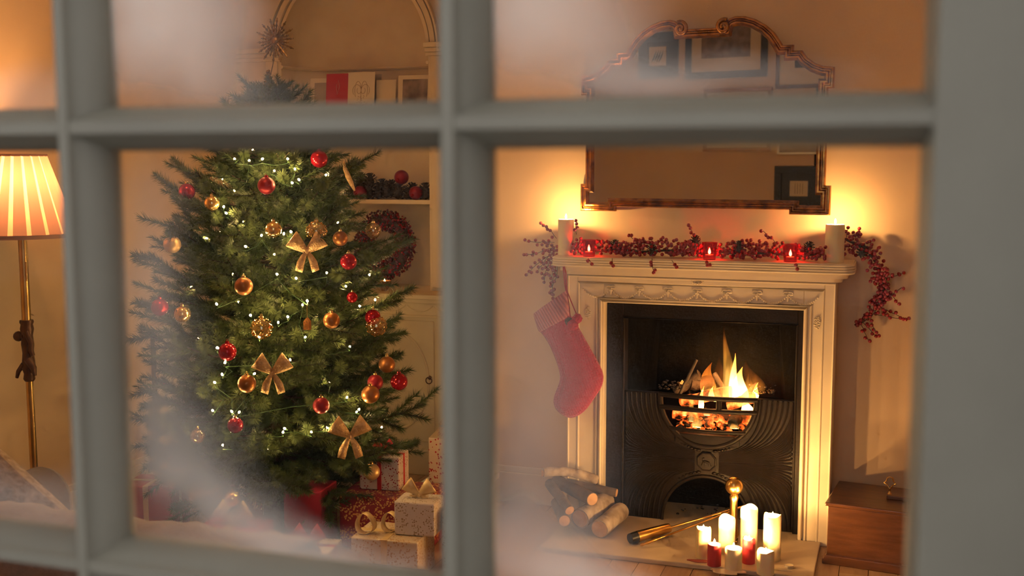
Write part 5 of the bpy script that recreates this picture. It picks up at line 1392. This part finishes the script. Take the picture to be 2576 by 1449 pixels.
def bow(lab, loc, s, m, group, rz=0.0, tail=1.0, cat='bow', parent=None, rx=0.0, flat=False):
    t = thing('ribbon_bow', lab, cat, tuple(loc), (rx, 0, rz), group=group) if parent is None else None
    P = t if t else parent; L0 = Vector((0, 0, 0)) if t else Vector(loc)
    rot = Matrix.Rotation(rz, 3, 'Z') if not t else Matrix.Identity(3)
    for sg in (-1, 1):
        b = MB(); pts = []; ws = []
        for i in range(15):
            a = i / 14 * 2 * PI
            pts.append(L0 + rot @ Vector((sg * s * 0.27 * (1 - math.cos(a)), -0.10 * s * math.sin(a) - 0.012 * s, s * (0.46 * (1 - math.cos(a)) * 0.5 + 0.05 * math.sin(a)))))
            ws.append(s * (0.12 + 0.26 * (1 - math.cos(a))))
        strip(b, pts, tuple(rot @ Vector((sg * -0.75, 0.1, 1))), 1, ws=ws); b.build('loop', m, P, solid=0.002, smooth=4)
        b = MB(); pts = [L0 + rot @ Vector((sg * s * x_, -0.02 * s - 0.03 * s * math.sin(x_ * 9), -s * z_ * tail)) for x_, z_ in ((0.02, 0.0), (0.12, 0.18), (0.22, 0.40), (0.27, 0.60), (0.30, 0.72))]
        strip(b, pts, tuple(rot @ Vector((1, 0, sg * 0.35))), 1, ws=[s * q for q in (0.10, 0.20, 0.27, 0.28, 0.26)]); b.build('tail', m, P, solid=0.002, smooth=4)
    b = MB(); b.ico(L0 + rot @ Vector((0, -0.02 * s, 0.0)), s * 0.085, 2, sc=(0.9, 0.8, 1.1)); b.build('knot', m, P, smooth=4, fix=False)
    return t
GW = 'gold ribbon bows on the tree'
for (u, v, s, rz, lab) in [(772, 632, 0.125, 0.25, 'gold ribbon bow on the upper half of the tree'), (686, 938, 0.125, 0.1, 'gold ribbon bow in the lower middle of the tree'), (880, 1098, 0.135, 0.3, 'gold ribbon bow low on the tree above the gifts')]:
    bow(lab, on_tree(u, v, 1.07), s, 'gold_ribbon', GW, rz + 0.25)
# trailing ribbon by the shelf
p = on_tree(878, 440, 1.02); b = MB(); pts = [at(u, v, p.y) - p for u, v in ((864, 405), (868, 425), (876, 445), (884, 462), (892, 480))]
strip(b, pts, (1, 0.5, 0.3), 1, ws=[0.006, 0.020, 0.026, 0.022, 0.008]); tag(b.build('hanging_ribbon', 'gold_ribbon', None, loc=p, solid=0.0015, smooth=4), 'narrow twisted gold ribbon trailing from the tree beside the niche shelf', 'ribbon')
# little hanging house ornament
p = on_tree(773, 815, 1.04); t = thing('house_ornament', 'small brown house ornament hanging by a thread in the middle of the tree', 'ornament', tuple(p))
b = MB(); b.prism([(-0.014, -0.025), (0.014, -0.025), (0.014, 0.012), (0, 0.028), (-0.014, 0.012)], -0.01, 0.01); b.build('body', 'bauble_copper', t)
b = MB(); b.tube([(0, 0, 0.028), (0, 0, 0.09)], 0.0008, 5); b.build('thread', 'cap_gold', t)

# ================================================================== GIFTS
GG = 'wrapped gifts under the tree'
def gift(lab, loc, w, d, h, paper, ribbon=None, rz=0.0, bowm=None, rw=0.028, cross=True, bs=0.10, flap=True):
    t = thing('gift_box', lab, 'gift', tuple(loc), (0, 0, rz), group=GG)
    box_part('box', paper, t, -w / 2, w / 2, -d / 2, d / 2, 0, h, 0.006)
    if flap:
        b = MB(); b.add([(-w / 2 - 0.0015, d / 2 * 0.9, h * 0.98), (-w / 2 - 0.0015, -d / 2 * 0.9, h * 0.98), (-w / 2 - 0.0015, 0, h * 0.35), (-w / 2 - 0.0005, d / 2 * 0.9, h * 0.98), (-w / 2 - 0.0005, -d / 2 * 0.9, h * 0.98), (-w / 2 - 0.0005, 0, h * 0.35)], [(0, 1, 2), (3, 5, 4), (0, 2, 5, 3), (1, 4, 5, 2), (0, 3, 4, 1)]); b.build('folded_flap', paper, t)
    if ribbon:
        e = 0.0018
        b = MB(); b.bx(-rw / 2, rw / 2, -d / 2 - e, d / 2 + e, -0.0 + 0.001, h + e)
        b.build('ribbon', ribbon, t, bevel=0.002)
        if cross:
            b = MB(); b.bx(-w / 2 - e, w / 2 + e, -rw / 2, rw / 2, 0.001, h + e * 1.3); b.build('ribbon', ribbon, t, bevel=0.002)
    if bowm:
        bow('', (0, 0, h + 0.014), bs, bowm, None, 0.0, parent=t, tail=0.10)
    return t
# low bench and the lit gift on it
BN = thing('low_bench', 'low white bench under the berry wrapped gift beside the tree', 'bench', (-1.28, -0.36, 0))
for x0, x1, y0, y1, z0, z1, n_ in ((-0.22, 0.10, -0.16, 0.16, 0.185, 0.215, 'top'), (-0.20, -0.16, -0.14, -0.10, 0, 0.185, 'leg'), (0.04, 0.08, -0.14, -0.10, 0, 0.185, 'leg'), (-0.20, -0.16, 0.10, 0.14, 0, 0.185, 'leg'), (0.04, 0.08, 0.10, 0.14, 0, 0.185, 'leg'), (-0.20, 0.08, -0.13, -0.11, 0.11, 0.185, 'apron')):
    box_part(n_, 'white_bench', BN, x0, x1, y0, y1, z0, z1, 0.003)
gift('cream gift printed with red berries on the low white bench', (-1.335, -0.37, 0.2155), 0.27, 0.24, 0.235, 'paper_berry', None, 0.15, 'gold_ribbon', bs=0.15)
def floor_at(u, v): q = at_z(u, v, 0.0); return q
# big dark red foil gift with ribboned gift on top
gift('large dark red gift with gold foil print in the middle of the pile', (-1.52, -0.78, 0.0), 0.44, 0.30, 0.255, 'paper_red_gold', None, 0.10)
gift('white gift with red ribbons standing on the large dark red gift', (-1.585, -0.74, 0.2555), 0.20, 0.16, 0.165, 'paper_white_red', 'red_ribbon', 0.12, 'red_ribbon', 0.022, bs=0.08)
gift('white and gold gift with a sheer bow at the front of the pile', (-1.345, -1.16, 0.0), 0.31, 0.24, 0.185, 'paper_gold_sprig', 'sheer_ribbon', 0.08, None, 0.030)
gift('small white gift with gold bow on the front white and gold gift', (-1.235, -1.12, 0.1875), 0.185, 0.15, 0.150, 'paper_white_gold', None, 0.10, 'sheer_ribbon', bs=0.11)
gift('tall pale gift with faint red sprigs beside the central window bar', (-1.06, -0.98, 0.0), 0.17, 0.22, 0.275, 'paper_white_red', None, 0.05)
bow('big shiny red ribbon bow on the tall pale sprigged gift', (-1.06, -0.98, 0.300), 0.15, 'red_ribbon', None, 0.2, 0.15)
gift('pink red gift with wide cream ribbon in the fog', (-2.06, -1.33, 0.0), 0.29, 0.22, 0.195, 'paper_pink', 'cream_ribbon', 0.12, 'cream_ribbon', 0.045, cross=False, bs=0.14)
gift('tall plain red gift behind the cream ribboned gift', (-1.86, -0.98, 0.0), 0.19, 0.20, 0.30, 'paper_red', None, 0.1)
gift('flat white gift with red ribbon next to the tall red gift', (-1.74, -1.22, 0.0), 0.25, 0.20, 0.10, 'paper_white_gold', 'red_ribbon', 0.15, 'red_ribbon', bs=0.12)
gift('gold foil gift leaning under the lowest branches', (-2.19, -1.06, 0.0), 0.20, 0.16, 0.27, 'paper_red_gold', 'sheer_ribbon', 0.5, None)
gift('small olive box behind the white red ribboned gift', (-1.78, -0.52, 0.0), 0.13, 0.12, 0.30, 'paper_olive', None, 0.05)
gift('brown red gift at the edge of the pile near the lamp', (-2.74, -0.98, 0.0), 0.26, 0.22, 0.24, 'paper_pink', 'cream_ribbon', 0.2, None)
# loops of the sheer bow on the front gift
t = thing('ribbon_bow', 'two round sheer gold ribbon loops on the front white and gold gift', 'bow', (-1.40, -1.19, 0.1885))
for dx, dy, r_ in ((-0.045, -0.04, 0.042), (0.050, 0.02, 0.040)):
    b = MB(); strip(b, [(dx + r_ * math.sin(a), dy + 0.01 * math.sin(2 * a), r_ * 1.1 * (1 - math.cos(a))) for a in [2 * PI * i / 20 for i in range(21)]], (0.15, 1, 0), 0.035); b.build('loop', 'sheer_ribbon', t, solid=0.0015, smooth=4)

# ================================================================== FLOOR LAMP
p = at(55, 590, -1.55)
FL = thing('floor_lamp', 'tall brass floor lamp with pleated shade beside the tree', 'lamp', (p.x + 0.002, -1.55, 0))
b = MB(); b.lathe([(0.15, 0), (0.155, 0.012), (0.12, 0.03), (0.05, 0.05), (0.03, 0.10), (0.02, 0.13)], 28); b.build('base', 'bronze', FL, smooth=0.9)
b = MB(); b.lathe([(0.0165, 0.12), (0.0165, 0.86)], 20); b.build('pole', 'brass_lamp', FL, smooth=0.9)
b = MB(); b.lathe([(0.020, 1.10), (0.0195, 1.50), (0.034, 1.505), (0.034, 1.515), (0.028, 1.52)], 20); b.build('upper_pole', 'brass_lamp', FL, smooth=0.9)
b = MB(); b.tube([(0.024, -0.012, 1.30), (0.026, -0.014, 1.385)], 0.004, 8); b.build('pull_switch', 'brass_lamp', FL, smooth=1)
# cast figure clasping the pole
b = MB(); b.lathe([(0.020, 0.84), (0.026, 0.85), (0.022, 0.875), (0.030, 0.90), (0.028, 0.93), (0.024, 0.97), (0.028, 1.01), (0.024, 1.05), (0.030, 1.08), (0.026, 1.10), (0.031, 1.11), (0.029, 1.12)], 18); fg = b.build('figure', 'bronze', FL, smooth=1)
b = MB(); b.ico((-0.040, -0.010, 1.045), 0.024, 2); b.tube([(-0.03, -0.005, 1.045), (0.0, -0.015, 1.05)], 0.015, 8); b.build('head', 'bronze', fg, smooth=1, fix=False)
b = MB(); b.tube([(0.012, -0.02, 1.07), (0.036, -0.018, 1.02), (0.030, -0.016, 0.985), (0.040, -0.014, 0.96)], [0.013, 0.012, 0.013, 0.009], 8); b.tube([(-0.01, -0.02, 0.92), (-0.042, -0.02, 0.885), (-0.054, -0.018, 0.855)], [0.013, 0.010, 0.007], 8); b.tube([(0.015, -0.02, 0.945), (0.042, -0.018, 0.905), (0.046, -0.016, 0.87)], [0.018, 0.015, 0.008], 8); b.build('limbs', 'bronze', fg, smooth=1)
# pleated shade
zb_, zt_, rb_, rt_ = 1.505, 1.86, 0.235, 0.115
npl = 19; rows = [[], []]
b = MB()
for lev in range(5):
    t_ = lev / 4; z = zb_ + (zt_ - zb_) * t_; r_ = rb_ + (rt_ - rb_) * t_
for i in range(npl):
    a0_ = 2 * PI * i / npl; da = 2 * PI / npl; e0, e1, e2 = a0_, a0_ + da * 0.74, a0_ + da
    q = lambda a, r, z: (r * math.cos(a), r * math.sin(a), z)
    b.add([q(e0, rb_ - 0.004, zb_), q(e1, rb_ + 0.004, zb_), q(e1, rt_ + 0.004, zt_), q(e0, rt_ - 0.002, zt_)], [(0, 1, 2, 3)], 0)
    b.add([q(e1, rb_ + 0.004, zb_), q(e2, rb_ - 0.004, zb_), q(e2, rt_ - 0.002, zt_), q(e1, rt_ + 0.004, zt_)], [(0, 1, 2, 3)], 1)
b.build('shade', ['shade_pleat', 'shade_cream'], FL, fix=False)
b = MB(); b.lathe([(rb_ + 0.004, zb_ - 0.008), (rb_ + 0.006, zb_), (rb_ + 0.004, zb_ + 0.010), (rb_ - 0.006, zb_ + 0.010), (rb_ - 0.006, zb_ - 0.008), (rb_ + 0.004, zb_ - 0.008)], 48); b.build('lower_trim', 'shade_trim', FL, smooth=0.9)
b = MB(); b.tube([((rt_ + 0.001) * math.cos(a), (rt_ + 0.001) * math.sin(a), zt_) for a in [2 * PI * i / 40 for i in range(40)]], 0.006, 6, closed=True); b.build('upper_trim', 'shade_trim', FL, smooth=1)
b = MB(); b.lathe([(0.0005, 1.60), (0.018, 1.61), (0.030, 1.65), (0.024, 1.68), (0.0005, 1.69)], 16); b.build('bulb', 'lamp_bulb', FL, smooth=4)
b = MB(); b.tube([(0, 0, 1.51), (0, 0, 1.60)], 0.012, 10); b.build('bulb_socket', 'brass_lamp', FL, smooth=1)
lamp('lamp_light', (0, 0, 1.72), P_LAMP, WARM, 0.035, FL)

# ================================================================== SOFA
SF = thing('sofa', 'grey fabric sofa under the window with its back to the glass', 'sofa', (-1.62, -2.55, 0))
sx0, sx1 = -0.91, 0.905
def soft(name, x0, x1, y0, y1, z0, z1, m='grey_fabric', r=0.05, parent=SF):
    b = MB(); b.bx(x0, x1, y0, y1, z0, z1); o = b.build(name, m, parent)
    q = o.modifiers.new('b', 'BEVEL'); q.width = r; q.segments = 5; o.data.polygons.foreach_set('use_smooth', [True] * 6); return o
soft('base', sx0, sx1, -0.42, 0.42, 0.08, 0.36, r=0.03)
soft('backrest', sx0, sx1, -0.46, -0.26, 0.10, 0.742, r=0.08)
for x0, x1 in ((sx0 + 0.27, 0.025), (0.045, sx1 - 0.01)): soft('seat_cushion', x0, x1, -0.24, 0.43, 0.36, 0.43, r=0.05)
for x0, x1 in ((sx0, sx0 + 0.25),):
    b = MB(); pr = [(x0, 0.08), (x1, 0.08)] + [((x0 + x1) / 2 + 0.125 * math.cos(a), 0.515 + 0.125 * math.sin(a)) for a in [PI * i / 16 for i in range(17)]]
    b.prism(pr, -0.44, 0.46); b.build('arm', 'grey_fabric', SF, smooth=0.8, bevel=0.03)
for x_ in (sx0 + 0.08, sx1 - 0.08):
    for y_ in (-0.36, 0.36):
        b = MB(); b.lathe([(0.018, 0), (0.026, 0.05), (0.028, 0.085)], 12); b.build('leg', 'chest_wood', SF, loc=(x_, y_, 0), smooth=0.8)
def cushion(lab, loc, rot, s, m, sh=None, name='cushion', piped=True):
    t = thing(name, lab, 'cushion', loc, rot)
    rows = []; n_ = 14; sh = sh or s
    for sg in (1, -1):
        rows = []
        for i in range(n_ + 1):
            row = []
            for j in range(n_ + 1):
                u_, v_ = -1 + 2 * i / n_, -1 + 2 * j / n_
                th = 0.075 * ((1 - u_ ** 4) * (1 - v_ ** 4)) ** 0.5
                pin = 1 - 0.06 * (1 - abs(v_)) * abs(u_) ** 3 - 0.06 * (1 - abs(u_)) * abs(v_) ** 3
                row.append((u_ * s / 2 * pin, sg * th, v_ * sh / 2 * pin))
            rows.append(row)
        b = MB(); b.grid(rows); b.build('front_panel' if sg < 0 else 'back_panel', m, t, smooth=4)
    return t
cushion('pale lace patterned cushion leaning in the sofa corner near the lamp', (-2.085, -2.62, 0.655), (0, 0.60, 0), 0.50, 'lace', 0.26)
# throw over the back of the sofa
b = MB(); rows = []; rr = random.Random(6)
for i in range(40):
    x_ = -0.90 + 1.70 * i / 39; fold = 0.007 * math.sin(i * 0.9) + 0.005 * math.sin(i * 2.3 + 1); row = []
    for (y_, z_) in ((-0.50, 0.38), (-0.50, 0.50), (-0.495, 0.62), (-0.48, 0.712), (-0.43, 0.748), (-0.36, 0.757), (-0.28, 0.746), (-0.235, 0.70), (-0.225, 0.63), (-0.222, 0.52)):
        row.append((x_, y_ - abs(fold) * (1 if y_ < -0.4 else -0.6) - 0.006 * (1 if y_ < -0.4 else -1), z_ + fold * 0.8 + 0.006))
    rows.append(row)
b.grid(rows); tag(b.build('throw_blanket', 'throw_fabric', None, loc=(-1.62, -2.55, 0), solid=0.006, smooth=4), 'pale woven throw draped over the back of the sofa', 'blanket')

# ================================================================== PICTURES ON THE WINDOW WALL (seen in the mirror)
def picture(lab, x0, x1, z0, z1, fr, fw, matm=None, inner=None, pm_=None, motif=None):
    t = thing('framed_picture', lab, 'picture', ((x0 + x1) / 2, YI, z0), group='framed pictures opposite the mirror')
    w_, h_ = (x1 - x0), (z1 - z0); y0 = 0.001
    for a in ((-w_ / 2, w_ / 2, 0, fw), (-w_ / 2, w_ / 2, h_ - fw, h_), (-w_ / 2, -w_ / 2 + fw, fw, h_ - fw), (w_ / 2 - fw, w_ / 2, fw, h_ - fw)):
        box_part('frame_side', fr, t, a[0], a[1], y0, 0.024, a[2], a[3], 0.002)
    box_part('mount', matm or 'art_mat', t, -w_ / 2 + fw, w_ / 2 - fw, y0, 0.012, fw, h_ - fw)
    if inner:
        ix0_, ix1_, iz0_, iz1_ = inner; c_ = (x0 + x1) / 2
        pr = box_part('print', pm_, t, ix0_ - c_, ix1_ - c_, 0.012, 0.014, iz0_ - z0, iz1_ - z0)
        if motif:
            b = MB()
            for k_ in range(4):
                xm = ix0_ - c_ + (ix1_ - ix0_) * (0.30 + 0.14 * k_); zm = iz0_ - z0 + (iz1_ - iz0_) * 0.5
                if motif == 'leaves':
                    b.tube([(xm + 0.02, 0.0145, zm + 0.05), (xm, 0.0145, zm - 0.01), (xm - 0.025, 0.0145, zm - 0.055)], [0.0012, 0.009, 0.001], 6)
                else: b.tube([(xm, 0.0145, zm - 0.045), (xm, 0.0145, zm + 0.045)], 0.0016, 5)
            b.build('drawing', 'art_black', pr)
    return t
picture('square black framed leaf drawing reflected at the top of the mirror', -2.487, -2.10, 2.587, 2.99, 'art_black', 0.09, 'art_black', (-2.383, -2.217, 2.694, 2.864), 'art_mat', 'leaves')
picture('wide black framed landscape print reflected under the mirror crest', -2.031, -1.280, 2.561, 3.13, 'art_black', 0.058, 'art_mat', (-1.881, -1.433, 2.736, 3.02), 'art_print')
picture('brown framed print reflected at the upper mirror corner', -1.202, -0.72, 2.45, 2.86, 'art_brown', 0.030, 'art_mat', (-1.04, -0.88, 2.62, 2.78), 'art_black')
picture('gold framed pale picture reflected behind the window bar', -1.849, -1.229, 1.924, 2.469, 'art_gold', 0.035, 'art_mat', (-1.70, -1.38, 2.05, 2.35), 'card_grey')
picture('black square picture with small pale centre reflected low in the mirror', -1.190, -0.735, 1.43, 1.795, 'art_black', 0.06, 'art_black', (-1.055, -0.900, 1.539, 1.669), 'art_mat', 'lines')
picture('silver framed small picture reflected just below the window bar', -1.172, -0.80, 1.895, 2.12, 'silver', 0.018, 'card_grey')

# ================================================================== ADDED CEILING PENDANT (unseen, put in as general warm fill light)
PD = thing('added_pendant', 'unseen cream drum pendant added on the ceiling for warm fill light', 'lamp', (-1.9, -1.95, ZC))
b = MB(); b.lathe([(0.05, -0.002), (0.05, -0.02), (0.01, -0.03), (0.0005, -0.03)], 20); b.build('ceiling_rose', 'white_metal', PD, smooth=0.9)
b = MB(); b.tube([(0, 0, -0.02), (0, 0, -0.09)], 0.003, 6); b.build('cord', 'white_metal', PD)
b = MB(); b.lathe([(0.22, -0.30), (0.215, -0.08)], 36); b.f = [f for f in b.f if len(f) == 4]; b.m = [0] * len(b.f); b.build('shade', 'shade_cream', PD, smooth=4, fix=False)
b = MB(); b.ico((0, 0, -0.20), 0.035, 2); b.build('bulb', 'lamp_bulb', PD, smooth=4, fix=False)
b = MB(); b.tube([(0, 0, -0.08), (0, 0, -0.17)], 0.016, 10); b.build('bulb_socket', 'brass_lamp', PD)
lamp('pendant_fill_light', (0, 0, -0.20), P_CEIL_FILL, WARM, 0.04, PD)
